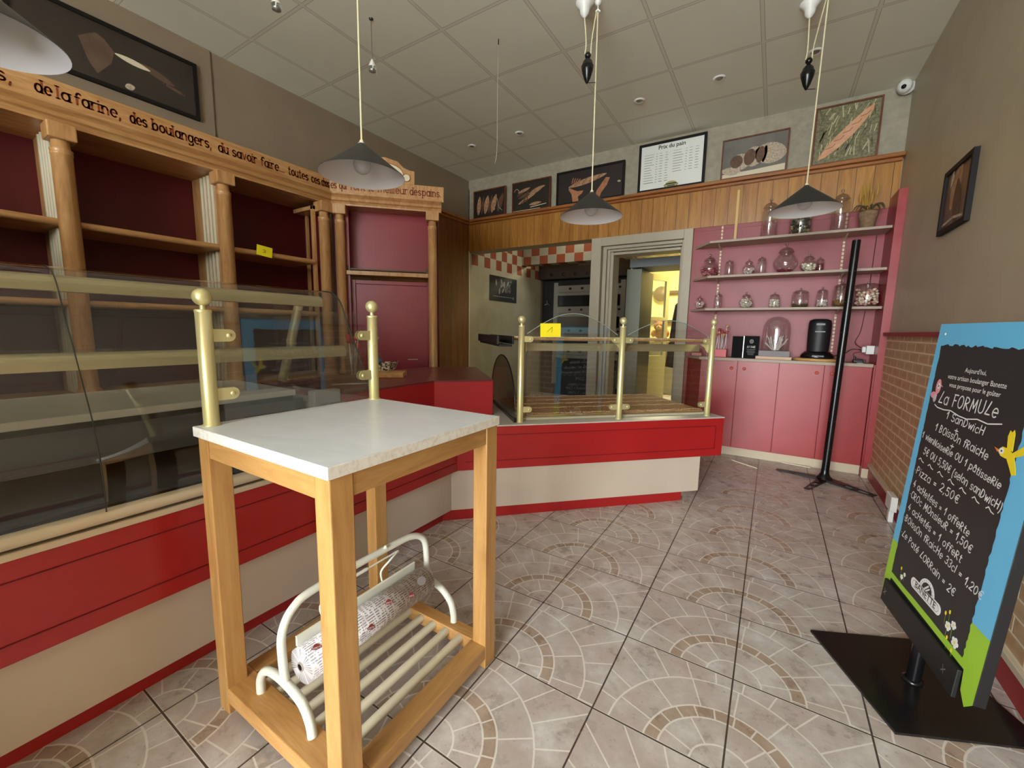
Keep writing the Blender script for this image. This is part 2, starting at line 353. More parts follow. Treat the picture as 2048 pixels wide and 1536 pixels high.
# bakehouse beyond the opening and the doorway
sidet = tile_mat('side_wall_tiles', 1, 2.03, ph=.03, c=(176,172,150)); beamt = tile_mat('beam_tiles', 0, 0, ph=.02, c=(156,152,134))
struct('wall_bakehouse_left', MB().box(XL+.001, XL+.012, YB+.0, 6.72, 0, 3.0), sidet)
struct('trim_10', MB().box(XL+.012, -1.0, 6.03, 6.2, 2.2, 2.9), beamt)
struct('wall_bakehouse_back', MB().box(XL, 1.2, 10.2, 10.3, 0, 3.1).box(-1.2, -.5, 6.9, 10.2, 0, 3.1), mat('yellow_cream_paint', (222,208,150), .7))
struct('wall_bakehouse_right', MB().box(-.5, -.4, YB+.2, 7.0, 0, 3.1), mat('bakehouse_paint', (200,196,170), .7))
struct('ceiling_bakehouse', MB().box(XL-.2, 1.2, 4.9, 12, 3.05, 3.15), mat('bakehouse_ceiling', (200,196,180), .8))

# ------------------------------------------------------------ stroke lettering
def arc(cx, cy, rx, ry, a0, a1, n=10): return [(cx+rx*math.cos(R(a0+(a1-a0)*i/n)), cy+ry*math.sin(R(a0+(a1-a0)*i/n))) for i in range(n+1)]
BOWL = lambda: arc(.42,.5,.42,.5,0,360,16)
DOT = lambda x, y: [(x-.02,y),(x+.02,y)]
G = {
 'a': (.9, [BOWL(), [(.84,1),(.84,0)]]), 'b': (.9, [BOWL(), [(0,1.5),(0,0)]]), 'c': (.8, [arc(.42,.5,.42,.5,45,315,14)]), 'd': (.9, [BOWL(), [(.84,1.5),(.84,0)]]),
 'e': (.86, [[(0,.52),(.84,.52)]+arc(.42,.5,.42,.5,5,310,14)]), 'f': (.6, [arc(.5,1.22,.28,.28,30,180,6)+[(.22,0)], [(0,.95),(.55,.95)]]),
 'g': (.9, [BOWL(), [(.84,1),(.84,-.2)]+arc(.42,-.2,.42,.35,0,-150,8)]), 'h': (.86, [[(0,1.5),(0,0)], [(0,.6)]+arc(.38,.6,.38,.4,180,0,8)+[(.76,0)]]),
 'i': (.14, [[(0,1),(0,0)], DOT(0,1.38)]), 'j': (.3, [[(.2,1),(.2,-.2)]+arc(0,-.2,.2,.3,0,-120,5), DOT(.2,1.38)]), 'l': (.14, [[(0,1.5),(0,0)]]),
 'm': (1.4, [[(0,1),(0,0)], [(0,.67)]+arc(.33,.67,.33,.33,180,0,8)+[(.66,0)], [(.66,.67)]+arc(.99,.67,.33,.33,180,0,8)+[(1.32,0)]]),
 'n': (.86, [[(0,1),(0,0)], [(0,.6)]+arc(.38,.6,.38,.4,180,0,8)+[(.76,0)]]), 'o': (.86, [BOWL()]), 'p': (.9, [BOWL(), [(0,1),(0,-.5)]]), 'q': (.9, [BOWL(), [(.84,1),(.84,-.5)]]),
 'r': (.6, [[(0,1),(0,0)], [(0,.6)]+arc(.38,.6,.38,.4,180,60,5)]), 's': (.72, [arc(.35,.75,.33,.25,30,270,9)+arc(.35,.25,.35,.25,90,-150,9)]),
 't': (.6, [[(.22,1.4),(.22,.2)]+arc(.42,.2,.2,.2,180,310,5), [(0,1),(.52,1)]]), 'u': (.86, [[(0,1),(0,.4)]+arc(.38,.4,.38,.4,180,360,8), [(.76,1),(.76,0)]]),
 'v': (.76, [[(0,1),(.36,0),(.72,1)]]), 'w': (1.1, [[(0,1),(.26,0),(.52,.8),(.78,0),(1.04,1)]]), 'x': (.7, [[(0,1),(.66,0)],[(.66,1),(0,0)]]), 'z': (.7, [[(0,1),(.66,1),(0,0),(.66,0)]]),
 ',': (.2, [[(.1,.08),(0,-.3)]]), '.': (.2, [DOT(.05,.05)]), "'": (.16, [[(.05,1.5),(0,1.2)]]), '+': (.9, [[(0,.6),(.8,.6)],[(.4,.2),(.4,1)]]), '=': (.8, [[(0,.8),(.6,.8)],[(0,.45),(.6,.45)]]),
 '(': (.4, [arc(.5,.55,.5,1.1,120,240,8)]), ')': (.4, [arc(-.2,.55,.5,1.1,60,-60,8)]), '~': (1.1, [arc(.25,.5,.25,.3,160,20,5)+arc(.75,.6,.25,.3,200,340,5)]), '*': (.3, [DOT(.1,.5)]),
 'L': (.9, [[(.55,1.5),(.2,.5),(0,.05),(.8,.05)]]), 'F': (.8, [[(.1,1.5),(.1,0)],[(0,1.5),(.8,1.5)],[(.1,.8),(.6,.8)]]), 'O': (1.1, [arc(.5,.75,.5,.75,0,360,16)]),
 'R': (.9, [[(0,0),(0,1.5)]+arc(.1,1.12,.6,.38,90,-90,8)+[(.8,0)]]), 'M': (1.2, [[(0,0),(.15,1.5),(.55,.4),(.95,1.5),(1.1,0)]]), 'U': (1.0, [[(0,1.5),(0,.45)]+arc(.45,.45,.45,.45,180,360,8)+[(.9,1.5)]]),
 'C': (.9, [arc(.55,.75,.5,.75,50,310,12)]), 'H': (1.0, [[(0,1.5),(0,0)],[(.85,1.5),(.85,0)],[(0,.75),(.85,.75)]]), 'S': (.85, [arc(.4,1.12,.4,.38,30,270,9)+arc(.4,.38,.4,.38,90,-150,9)]),
 'B': (.9, [[(0,0),(0,1.5)]+arc(.1,1.14,.5,.36,90,-90,8)+arc(.1,.39,.6,.39,90,-90,8)+[(0,0)]]), 'P': (.85, [[(0,0),(0,1.5)]+arc(.1,1.1,.6,.4,90,-90,8)+[(0,.7)]]), 'D': (1., [[(0,0),(0,1.5)]+arc(.1,.75,.75,.75,90,-90,10)+[(0,0)]]),
 'N': (1.0, [[(0,0),(0,1.5),(.8,0),(.8,1.5)]]), 'A': (1.0, [[(0,0),(.45,1.5),(.9,0)],[(.2,.55),(.7,.55)]]), 'E': (.8, [[(.75,1.5),(0,1.5),(0,0),(.75,0)],[(0,.78),(.6,.78)]]), 'T': (.9, [[(0,1.5),(.85,1.5)],[(.42,1.5),(.42,0)]]),
 '0': (.9, [arc(.4,.75,.4,.75,0,360,14)]), '1': (.6, [[(0,.9),(.4,1.5),(.4,0)]]), '2': (.85, [arc(.4,1.1,.38,.4,160,-30,8)+[(0,0),(.8,0)]]), '3': (.8, [arc(.35,1.12,.38,.38,150,-90,8)+arc(.35,.38,.4,.38,90,-150,8)]),
 '4': (.9, [[(.45,1.5),(0,.5),(.8,.5)],[(.55,.9),(.55,0)]]), '5': (.85, [[(.7,1.5),(.1,1.5),(.05,.85)]+arc(.35,.48,.4,.48,110,-150,10)]), '9': (.9, [arc(.42,1.08,.4,.42,0,360,12), [(.82,1.08),(.6,0)]]), '€': (.95, [arc(.6,.75,.45,.75,50,310,12),[(0,.9),(.75,.9)],[(0,.6),(.7,.6)]]),
}
ACC = {'é': ('e', [[(.3,1.2),(.6,1.5)]]), 'è': ('e', [[(.3,1.5),(.6,1.2)]]), 'â': ('a', [[(.15,1.2),(.42,1.5),(.7,1.2)]]), 'û': ('u', [[(.1,1.2),(.38,1.5),(.65,1.2)]]), 'î': ('i', [])}
def lettering(mb, text, M, x0, y0, width, height, th, serif=False, slant=0, mi=0, jitter=0):
    """strokes of one line of writing laid on the plane M; height is the x-height"""
    adv = []; x = 0
    for ch in text:
        if ch == ' ': x += .75; adv.append(None); continue
        b, ex = ACC.get(ch, (ch, [])); g = G[b]; adv.append((x, g, ex)); x += g[0]+.30
    sx = width/(x-.30)
    for a in adv:
        if not a: continue
        jy = random.uniform(-jitter, jitter)
        for st in a[1][1]+a[2]:
            pts = [(x0+(a[0]+px)*sx+slant*py*height, y0+(py+jy)*height) for px, py in st]
            mb.strip(pts, th, 0, mi, M)
            if serif and len(st) == 2 and abs(st[0][0]-st[1][0]) < .01:
                for px, py in st: mb.strip([(x0+(a[0]+px-.2)*sx, y0+py*height), (x0+(a[0]+px+.2)*sx, y0+py*height)], th*.8, 0, mi, M)
    return mb
def fontmesh(mb, text, M, x0, y0, width, mi=0, bold=0.0, lift=0):
    """printed sans lettering fitted to a width"""
    cu = bpy.data.curves.new('tmp', 'FONT'); cu.body = text; cu.offset = bold; cu.resolution_u = 3
    o = bpy.data.objects.new('tmp', cu); C.objects.link(o); dg = bpy.context.evaluated_depsgraph_get(); me = bpy.data.meshes.new_from_object(o.evaluated_get(dg))
    xs = [v.co.x for v in me.vertices]; k = width/(max(xs)-min(xs)); mn = min(xs)
    mb.add([(x0+(v.co.x-mn)*k, y0+v.co.y*k, lift) for v in me.vertices], [tuple(p.vertices) for p in me.polygons], mi, False, M)
    bpy.data.objects.remove(o); bpy.data.curves.remove(cu); bpy.data.meshes.remove(me)
    return mb

# ------------------------------------------------------------ prep table with posts and screen
tb = thing('serving_table', 'tall beech serving table with white top, brass posts and slatted bottom', 'table', (-1.04,.795,0))
obj('tabletop', MB().box(-1.345,-.735,.485,1.105,.846,.873), whitedge, tb, .0015)
obj('tabletop_surface', MB().box(-1.3435,-.7365,.4865,1.1035,.8732,.8738), whitetop, tb)
for x, y in ((-1.337,.493),(-.797,.493),(-1.337,1.047),(-.797,1.047)):
    obj('leg', MB().box(x,x+.054,y,y+.058,0,.846), beechT, tb, .003)
aprw = (wood('table_beech_apron', (166,118,62), (188,142,82), (200,156,96), (1.6,14,14), 1.6, .42, .1))
for a_, m_ in (((-1.282,-.798,.496,.516),aprw),((-1.282,-.798,1.08,1.1),aprw),((-.766,-.746,.552,1.046),beechTH),((-1.334,-1.314,.552,1.046),beechTH)): obj('apron', MB().box(*a_,.79,.846), m_, tb, .002)
railx = wood('table_beech_rail', (168,116,62), (196,146,84), (214,166,104), (1.6,14,14), 1.6, .5, .05)
obj('bottom_rail', MB().box(-1.337,-.745,.495,.575,.035,.083), railx, tb, .003)
obj('bottom_rail', MB().box(-1.337,-.745,1.05,1.10,.035,.083), railx, tb, .003)
obj('bottom_rail', MB().box(-.806,-.744,.5751,1.0499,.035,.083), beechTH, tb, .003)
obj('bottom_rail', MB().box(-1.34,-1.28,.5751,1.0499,.035,.083), beechTH, tb, .003)
dow = mat('cream_dowel', (222,214,188), .4)
for k in range(7):
    x = -1.229+k*.0622; obj('dowel', MB().tube([(x,.576,.066),(x,1.049,.066)], .0142, 16), dow, tb)
def post(parent, x, y, z0, zc, name='post'):
    m_ = MB().lathe([(.0,0),(.023,0),(.023,.004),(.0195,.006),(.0195,zc-z0-.042),(.0205,zc-z0-.041),(.0205,zc-z0-.035),(.017,zc-z0-.033),(.0,zc-z0-.033)], (x,y,z0), 24)
    m_.lathe([(.008,zc-z0-.034),(.007,zc-z0-.02)], (x,y,z0), 12)
    m_.ball((x,y,zc), .0235, 20)
    return obj(name, m_, brass, parent)
def clamp(parent, M, d):
    """a rounded brass tab holding a sheet; d = +1 or -1 is the side it reaches to"""
    pts = [(0,-.0175),(d*.04,-.0175)]+[(d*.04+d*.0175*math.cos(R(a)), .0175*math.sin(R(a))) for a in range(-75,90,15)]+[(0,.0175)]
    mm = MB().prism(pts, .006, .009, M=M).prism(pts, -.009, -.006, M=M)
    mm.lathe([(0,.013),(.006,.0125),(.007,.009)], (d*.04,0,0), 12, M=M)
    return obj('clamp', mm, brass, parent)
for y, zz in ((.522,1.228),(1.085,1.232)): post(tb, -1.318, y, .873, zz)
obj('glass_screen', MB().box(-1.321,-1.315,.556,1.052,.882,1.205), glassd, tb)
for y, z, d in ((.538,1.125,1),(.538,.96,1),(1.07,1.123,-1),(1.07,.972,-1)): clamp(tb, LW(-1.318, y, z), d)

# ------------------------------------------------------------ paper cutter and roll
pc = thing('paper_roll_cutter', 'white enamelled tube stand for cutting wrapping paper', 'paper cutter', (-1.06,.82,.083))
def smooth(pts, k=4):
    P = [Vector(p) for p in pts]; out = []
    for i in range(len(P)-1):
        a, b, c, d = P[max(i-1,0)], P[i], P[i+1], P[min(i+2,len(P)-1)]
        for j in range(k):
            t_ = j/k; out.append(.5*((2*b)+(-a+c)*t_+(2*a-5*b+4*c-d)*t_*t_+(-a+3*b-3*c+d)*t_**3))
    return out+[P[-1]]
obj('tube_frame', MB().tube(smooth([(-1.07,.552,.17),(-1.07,.547,.25),(-1.07,.551,.325),(-1.07,.585,.378),(-1.07,.66,.398),(-1.07,.95,.398),(-1.065,1.04,.392),(-1.06,1.085,.36),(-1.06,1.098,.30),(-1.06,1.10,.19)],6), .0118, 14), whitep, pc)
obj('leg', MB().tube(smooth([(-1.195,.545,.083),(-1.192,.545,.125),(-1.172,.547,.158),(-1.135,.55,.172),(-1.07,.553,.168),(-.995,.552,.15),(-.955,.548,.118),(-.94,.545,.083)],6), .0125, 14), whitep, pc)
obj('leg', MB().tube(smooth([(-1.19,1.1,.084),(-1.185,1.1,.13),(-1.15,1.1,.17),(-1.06,1.1,.192),(-.985,1.095,.185),(-.935,1.09,.155),(-.915,1.085,.118),(-.91,1.082,.085)],6), .0125, 14), whitep, pc)
obj('tear_bar', MB().box(-1.060,-1.052,.580,1.030,.268,.296).tube([(-1.056,.58,.296),(-1.056,1.03,.296)],.004,8), whitep, pc, .001)
obj('pressure_wire', MB().tube(smooth([(-1.06,.665,.30),(-1.055,.655,.345),(-1.045,.68,.375),(-1.05,.72,.382)]),.0035,8).tube(smooth([(-1.06,.885,.30),(-1.055,.878,.34),(-1.04,.905,.372),(-1.05,.95,.38)]),.0035,8).tube([(-1.052,.66,.378),(-1.052,.95,.38)],.003,8).tube([(-1.052,.76,.379),(-1.052,.82,.379)],.0055,8).ball((-1.062,.905,.412),.006,10), whitep, pc)
m = mat('printed_paper', (214,210,208), .55); t = NT(m); co = t.co(); sp = t.sep(co)
ang = t.math('MULTIPLY', t.math('ARCTAN2', t.math('SUBTRACT', sp[2], .236), t.math('SUBTRACT', sp[0], -1.015)), .049)
cv = t.n('ShaderNodeCombineXYZ'); t.link(ang, cv.inputs[0]); t.link(sp[1], cv.inputs[1]); v = cv.outputs[0]
rows = t.math('LESS_THAN', t.math('FRACT', t.math('MULTIPLY', ang, 130)), .5); words = t.math('GREATER_THAN', t.noise(t.mapp(v,(40,120,1)), 1, 2), .48)
blk = t.n('ShaderNodeTexVoronoi'); t.link(v, blk.inputs['Vector']); blk.inputs['Scale'].default_value = 24; bs = t.sep(blk.outputs['Color'])
c = t.mix(t.math('MULTIPLY', t.math('MULTIPLY', rows, words), .85), lin((218,214,212)), lin((112,100,100)))
c = t.mix(t.math('MULTIPLY', t.math('GREATER_THAN', bs[0], .72), .45), c, lin((168,158,156)))
t.base(c); paper = m
pr = thing('paper_roll', 'printed bakery wrapping paper roll held in the white cutter', 'paper roll', (-1.02,.8,.18))
obj('paper', MB().lathe([(.012,0),(.049,0),(.049,.475),(.012,.475)], (0,0,0), 36, M=Matrix.Translation((-1.015,.567,.236)) @ Matrix.Rotation(R(-90),4,'X')), paper, pr)
obj('core', MB().lathe([(.009,-.004),(.0125,-.004),(.0125,.483),(.009,.483)], (0,0,0), 20, M=Matrix.Translation((-1.015,.567,.236)) @ Matrix.Rotation(R(-90),4,'X')), mat('cardboard', (150,140,128), .8), pr)
redink = mat('roll_logo_red', (150,58,56), .6); greyink = mat('roll_print_grey', (150,144,144), .6)
lg = MB()
def onroll(a, y, rr=.0496):      # frame tangent to the roll surface
    a = R(a); n_ = Vector((math.cos(a),0,math.sin(a))); u_ = Vector((0,1,0)); v_ = n_.cross(u_)
    return frame(Vector((-1.015,y,.236))+n_*rr, u_, v_)
def oval(rx, ry, n=20, cx=0, cy=0, a0=0, a1=360): return [(cx+rx*math.cos(R(a0+(a1-a0)*i/n)), cy+ry*math.sin(R(a0+(a1-a0)*i/n))) for i in range(n+1)]
for a, y in ((62,.60),(12,.76),(20,.93),(48,.845)):
    lg = MB(); M_ = onroll(a, y) @ Matrix.Rotation(R(-20),4,'Z'); lg.prism(oval(.015,.0052,14)[:-1], 0, .0006, 0, M_).prism(oval(.009,.008,14,0,.003,0,180), 0, .0005, 0, M_)
    lettering(lg, 'BANETTE', M_ @ Matrix.Translation((0,0,.0008)), -.011, -.0024, .022, .0028, .0008, mi=1)
    obj('logo', lg, [redink, chalkw], pr)
for a, y, tx, w_, hh in ((84,.66,'1900',.05,.010),(-8,.72,'EST',.028,.012)): obj('lettering', lettering(MB(), tx, onroll(a,y,.0498), 0, 0, w_, hh, .0018), greyink, pr)
obj('round_mark', MB().prism(oval(.019,.015)[:-1], 0, .0005, 0, onroll(45,.99,.0496)), greyink, pr)

# ------------------------------------------------------------ counters
cn = thing('service_counter', 'red and beige service counter running along the left side', 'counter', (-1.9,.6,0))
def runL(x, ytop): return [(x,-.55),(x,ytop),(x-.5,ytop+.0),(x-.5,-.55)]
obj('front_panel', MB().box(-1.60,-1.525,-.55,1.846,.315,.578), redp, cn, .002)
obj('front_moulding', MB().box(-1.5249,-1.5215,-.55,1.832,.524,.5265).box(-1.5249,-1.5215,-.55,1.835,.366,.3685), mat('red_groove', (110,12,16), .5), cn)
obj('lower_panel', MB().box(-1.80,-1.562,-.55,1.832,.066,.315), beige, cn)
obj('kickboard', MB().box(-1.80,-1.602,-.55,1.806,0,.066), redp, cn)
obj('body', MB().box(-2.45,-1.81,-.55,1.2,0,.60), mat('counter_body_grey', (120,112,104), .6), cn)
obj('worktop', MB().box(-1.81,-1.6005,1.25,1.846,.56,.585), redp, cn)
obj('edge_strip', MB().box(-1.60,-1.518,-.55,1.25,.5785,.599), cream, cn, .004)
dc = thing('diagonal_counter', 'low red and beige display counter turned at an angle toward the back', 'counter', (-1.0,2.6,0))
def dg(n_, t_): return ((t_+n_)/math.sqrt(2), (t_-n_)/math.sqrt(2))   # n: distance toward the room, t: along the diagonal
def dpoly(n0, t0, n1, t1): return [dg(n0,t0), dg(n0,t1), dg(n1,t1), dg(n1,t0)]
tc = lambda x, n_: (x+ (x-n_*math.sqrt(2)))/math.sqrt(2)
obj('front_panel', MB().prism([(-1.526,1.848), dg(-2.385,2.046), dg(-3.33,2.046), dg(-3.33,.525),(-1.543,2.262),(-1.806,1.972)], .315, .578), redp, dc, .002)
grv = bpy.data.materials['red_groove']; pk = mat('red_groove_highlight', (214,96,92), .4)
t0 = tc(-1.525,-2.385); gm = MB().prism(dpoly(-2.3845,t0+.05,-2.3815,1.985), .524, .5265).prism(dpoly(-2.3845,t0+.05,-2.3815,1.985), .366, .3685).prism(dpoly(-2.3845,1.982,-2.3815,1.985), .366,.5265)
obj('front_moulding', gm, grv, dc)
obj('lower_panel', MB().prism([(-1.562,1.834), dg(-2.400,1.894), dg(-3.2,1.894), dg(-3.2,.53),(-1.543,2.262),(-1.806,1.972)], .066, .315), beige, dc, .001)
obj('kickboard', MB().prism([(-1.602,1.808), dg(-2.412,1.773), dg(-3.1,1.773), dg(-3.1,.54),(-1.54,2.27),(-1.80,1.98)], 0, .066), redp, dc)
obj('worktop', MB().prism([(-1.524,1.846), dg(-2.383,2.048), dg(-3.35,2.048), dg(-3.35,.525),(-1.545,2.258),(-1.812,1.968)], .578, .585), mat('pale_grey_top', (196,190,180), .35), dc)
ds = thing('cash_desk', 'raised red cash desk with maroon top between the two counters', 'desk', (-2.0,2.0,0))
dpl = [(-1.813,1.262),(-1.813,1.966),(-1.553,2.252),(-2.208,2.933),(-2.52,2.62),(-2.52,1.262)]
obj('body', MB().prism(dpl, .585, .812).prism([(-1.83,1.262),(-1.83,1.98),(-1.58,2.28),(-2.208,2.9),(-2.5,2.6),(-2.5,1.262)], 0, .585), deskred, ds, .002)
obj('top', MB().prism(dpl, .8121, .822), maroonT, ds, .001)

# ------------------------------------------------------------ refrigerated display case
rc = thing('refrigerated_display_case', 'long curved-glass pastry display case on the red service counter', 'display case', (-1.95,.3,.6))
prof = [(-1.506,.642),(-1.503,.72),(-1.512,.80),(-1.538,.895),(-1.585,.99),(-1.632,1.085),(-1.675,1.165),(-1.702,1.225),(-1.72,1.262),(-1.745,1.290),(-1.785,1.310),(-1.84,1.320),(-2.0,1.328)]
pin = [(x-.006, z-.004) for x, z in prof]
for y0, y1 in ((-.55,.328),(.332,1.24)):
    v = [(x,y,z) for y in (y0,y1) for x, z in prof]; n = len(prof)
    g_ = MB().add(v, [(i,i+1,n+i+1,n+i) for i in range(n-1)], 0, True)
    obj('curved_glass', g_, glassd, rc)
obj('rail_gap', MB().box(-1.60,-1.536,-.55,1.24,.6061,.63), blackg, rc)
for y in (.33,1.24): obj('glass_edge', MB().tube([(x,y,z) for x, z in smooth([(a,0,b) for a, b in prof],3) and [(p[0],p[2]) for p in smooth([(a,0,b) for a, b in prof],3)]], 0.0036 if y > 1 else .0016, 6), mat('green_black_glass_edge', (40,48,44), .3), rc)
obj('end_glass', MB().prism([(a,b) for a, b in prof]+[(-2.3,1.328),(-2.3,.83),(-1.52,.83)], -.003, .003, M=Matrix(((1,0,0,0),(0,0,-1,1.243),(0,1,0,0),(0,0,0,1)))), glassd, rc)
obj('bottom_rail', MB().tube([(-1.520,-.55,.628),(-1.520,1.24,.628)], .0195, 16), cream, rc)
def barprof(x, z, h, d, y0, y1, r=.02):
    """rounded-front rail running along y"""
    pts = [(x-d, z+h)]+[(x-r+r*math.sin(R(a)), z+h-r+r*math.cos(R(a))) for a in range(0,91,15)]+[(x,z),(x-d,z)]
    return MB().prism([(p[0],p[1]) for p in pts], y0, y1, M=Matrix(((1,0,0,0),(0,0,1,0),(0,1,0,0),(0,0,0,1))), sm=False)
obj('top_rail', barprof(-1.745,1.243,.047,.05,-.55,1.165,.03), champ, rc)
obj('shelf_rail', barprof(-1.69,1.018,.050,.035,-.55,1.238,.03), champ, rc)
obj('glass_shelf', MB().box(-2.15,-1.70,-.55,1.22,1.068,1.078), glassd, rc)
for y in (1.17,):
    obj('strut', MB().tube([(-2.02,y+.05,1.27),(-2.12,y,.875)], .025, 4), champ, rc)
obj('deck', MB().box(-2.36,-1.80,-.55,1.05,.846,.872), mat('pale_metal_deck', (186,184,174), .4), rc, .003)
obj('deck_grille', MB().box(-2.35,-1.806,-.55,1.04,.826,.8455), blackg, rc)
obj('inner_tub', MB().box(-1.86,-1.83,-.55,1.10,.70,.8255).box(-2.36,-2.30,-.55,1.23,.61,.82).box(-2.30,-1.62,-.55,1.23,.607,.632), mat('dark_tub_metal', (92,96,100), .3, .3), rc)
obj('end_bracket', MB().box(-2.36,-1.62,1.13,1.236,.61,.80).box(-1.79,-1.74,1.10,1.235,.61,.86), mat('grey_end_cheek', (150,150,144), .4), rc, .004)
obj('rear_sill', MB().box(-2.46,-2.362,-.55,1.24,.606,.80), champ, rc, .003)

# ------------------------------------------------------------ wall shelving with frieze
su = thing('wall_shelving', 'long beech bread shelving with columns and carved lettering, left wall', 'shelving', (-3.4,.6,0))
XF, YC = -3.2, 2.244
obj('back_panel', MB().box(XL+.013,XL+.03,-.55,2.45,.0,2.24), maroon, su)
obj('base_cabinet', MB().box(XL+.03,-3.17,-.55,2.20,0,.715), maroon, su)
obj('ledge', MB().box(XL+.03,-3.14,-.55,2.22,.715,.752), beechH, su, .004)
obj('top_board', MB().box(XL+.03,XF-.03,-.55,YC,2.16,2.2), beechH, su)
def extrude_y(pts, y0, y1, M=None):     # profile in (x,z)
    return MB().prism(pts, y0, y1, M=(M or Matrix.Identity(4)) @ Matrix(((1,0,0,0),(0,0,1,0),(0,1,0,0),(0,0,0,1))))
mould = [(-.03,0),(.012,0),(.014,.012),(.022,.026),(.034,.034),(.04,.05),(.034,.056),(.05,.070),(.058,.078),(.058,.09),(-.03,.09)]
def moulded(M, s0, s1, name, parent, mt):
    """cornice moulding; M has local x pointing out of the face, y along it"""
    return obj(name, MB().prism(mould, s0, s1, M=M @ Matrix(((1,0,0,0),(0,0,1,0),(0,1,0,0),(0,0,0,1)))), mt, parent)
ML = Matrix.Translation((XF,0,2.155)); moulded(ML, -.55, YC-.012, 'cornice', su, beechH)
obj('frieze', MB().box(XF-.02,XF,-.55,YC,2.245,2.372), beechH, su, .002)
lt = MB(); ML2 = LW(XF+.0012, 0, 0)
for tx, y0, y1 in (('des meuniers,',.05,.585),('de',.624,.684),('la',.701,.749),('farine,',.764,.957),('des',.985,1.064),('boulangers,',1.086,1.411),('du',1.431,1.493),('savoir',1.515,1.683),('faire...',1.700,1.880),('toutes',1.899,2.066),('ces',2.084,2.160),('chos',2.172,2.242)):
    lettering(lt, tx, ML2, y0, 2.288, (y1-y0)*.93, .038, .0085, serif=True)
obj('lettering', lt, letterbrown, su)
def column(parent, x, y, z0=.752, z1=2.155, r=.042, M=None, base=True):
    M = M or Matrix.Identity(4); L = z1-.078
    c_ = MB(); pr_ = [(r*1.25,z0),(r*1.25,z0+.03),(r*1.05,z0+.04),(r,z0+.05),(r,L-.07),(r*1.06,L-.068),(r*1.06,L-.060),(r*.98,L-.056),(r*1.06,L-.050),(r*1.06,L-.042),(r*.86,L-.036),(r*.86,L)]
    c_.lathe([(a,b) for a, b in pr_], (x,y,0), 24, M=M); o = obj('column', c_, beech, parent)
    obj('capital', MB().prism([(x-.055,y-.055),(x+.055,y-.055),(x+.055,y+.055),(x-.055,y+.055)], L, z1, M=M), beech, parent, .006)
fluted = mat('fluted_cream_strip', (188,178,150), .5)
for y in (-.06,.69,1.44,2.19):
    column(su, XF, y if y < 2 else 2.178)
    if y < 2:
        pm = MB().box(XL+.031,XF-.045,y-.024,y+.024,.752,2.16)
        obj('divider', pm, beech, su, .002)
        fs = MB()
        for k in range(4): fs.tube([(XF-.085-k*.05,y-.025,.76),(XF-.085-k*.05,y-.025,2.15)], .013, 8)
        obj('fluting', fs, fluted, su)
        if y > 1:   # the last bay has a small framed cheek
            pass
obj('end_cheek', MB().box(XL+.031,XF-.06,2.236,2.25,.752,2.16), maroon, su)
obj('cheek_post', MB().box(XF-.06,XF-.03,2.10,2.125,.752,2.12).box(XF-.30,XF-.28,2.2,2.225,.752,2.12).box(XF-.3,XF-.03,2.1,2.225,2.09,2.12), beech, su, .002)
for z in (1.655,1.238):
    for y0, y1 in ((-.53,-.084),(-.036,.666),(.714,1.416),(1.464,2.095)):
        obj('shelf', MB().box(XL+.05,XF-.035,y0,y1,z,z+.018).tube([(XF-.028,y0,z+.019),(XF-.028,y1,z+.019)],.019,12), beechH, su)
# corner cabinet (turned 45 degrees)
cc = thing('corner_cabinet', 'angled beech corner cabinet with maroon door beside the wood panelling', 'cabinet', (-2.95,2.6,0))
MC = Matrix.Translation((XF,YC,0)) @ Matrix.Rotation(R(-45),4,'Z')     # local x out of the face, y along it
obj('back_panel', MB().box(-.20,-.185,.02,.88,1.62,2.20,M=MC), maroonD, cc)
obj('side_panel', MB().box(-.30,-.03,.0,.018,.0,2.2,M=MC).box(-.30,-.03,.868,.885,0,2.2,M=MC), maroon, cc)
obj('lower_case', MB().box(-.30,-.05,.018,.868,.0,.77,M=MC), maroon, cc)
obj('frieze', MB().box(-.02,0,0,.928,2.245,2.372,M=MC), beech, cc, .002)
moulded(MC @ Matrix.Translation((0,0,2.155)), -.0, .905, 'cornice', cc, beech)
obj('top_board', MB().box(-.3,-.03,0,.885,2.16,2.2,M=MC), beech, cc)
for y in (.068,.828): column(cc, 0, y, .752 if y > .5 else .752, 2.155, .038, MC)
obj('column_backing', MB().box(-.05,-.035,.0,.13,.77,2.16,M=MC).box(-.05,-.035,.80,.885,.77,2.16,M=MC), maroonD, cc)
obj('shelf', MB().box(-.2,0,.10,.79,1.597,1.632,M=MC), beech, cc, .003)
gr = MB()
for k in range(5): gr.box(-.17+k*.03,-.16+k*.03,.12,.78,1.645,1.655,M=MC)
gr.box(-.18,-.03,.10,.12,1.632,1.68,M=MC).box(-.18,-.03,.77,.79,1.632,1.68,M=MC)
obj('slatted_rack', gr, wood('dark_slats', (60,36,18), (84,52,28), (100,66,38)), cc)
dr = obj('door', MB().box(-.115,-.10,.13,.80,.77,1.565,M=MC), maroonD, cc, .002)
dfm = MB().box(-.10,-.085,.13,.165,.77,1.565,M=MC).box(-.10,-.085,.775,.80,.77,1.565,M=MC).box(-.10,-.085,.165,.775,1.53,1.565,M=MC)
obj('door_frame', dfm, maroonD, cc, .003)
obj('door_mark', MB().box(-.0985,-.0975,.60,.69,.86,.868,M=MC), mat('door_plate', (200,170,160), .4), cc)
l2 = MB(); MC2 = frame((XF,YC,0), (D45.x,D45.y,0), (0,0,1)) @ Matrix.Translation((0,0,.0012))
[lettering(l2, a_, MC2, b_, 2.288, c_-b_, .038, .0078, serif=True) for a_, b_, c_ in (('es qui',.01,.13),('font le',.16,.35),('meilleur',.383,.622),('des',.642,.733),('pains.',.747,.905))]; obj('lettering', l2, letterbrown, cc)
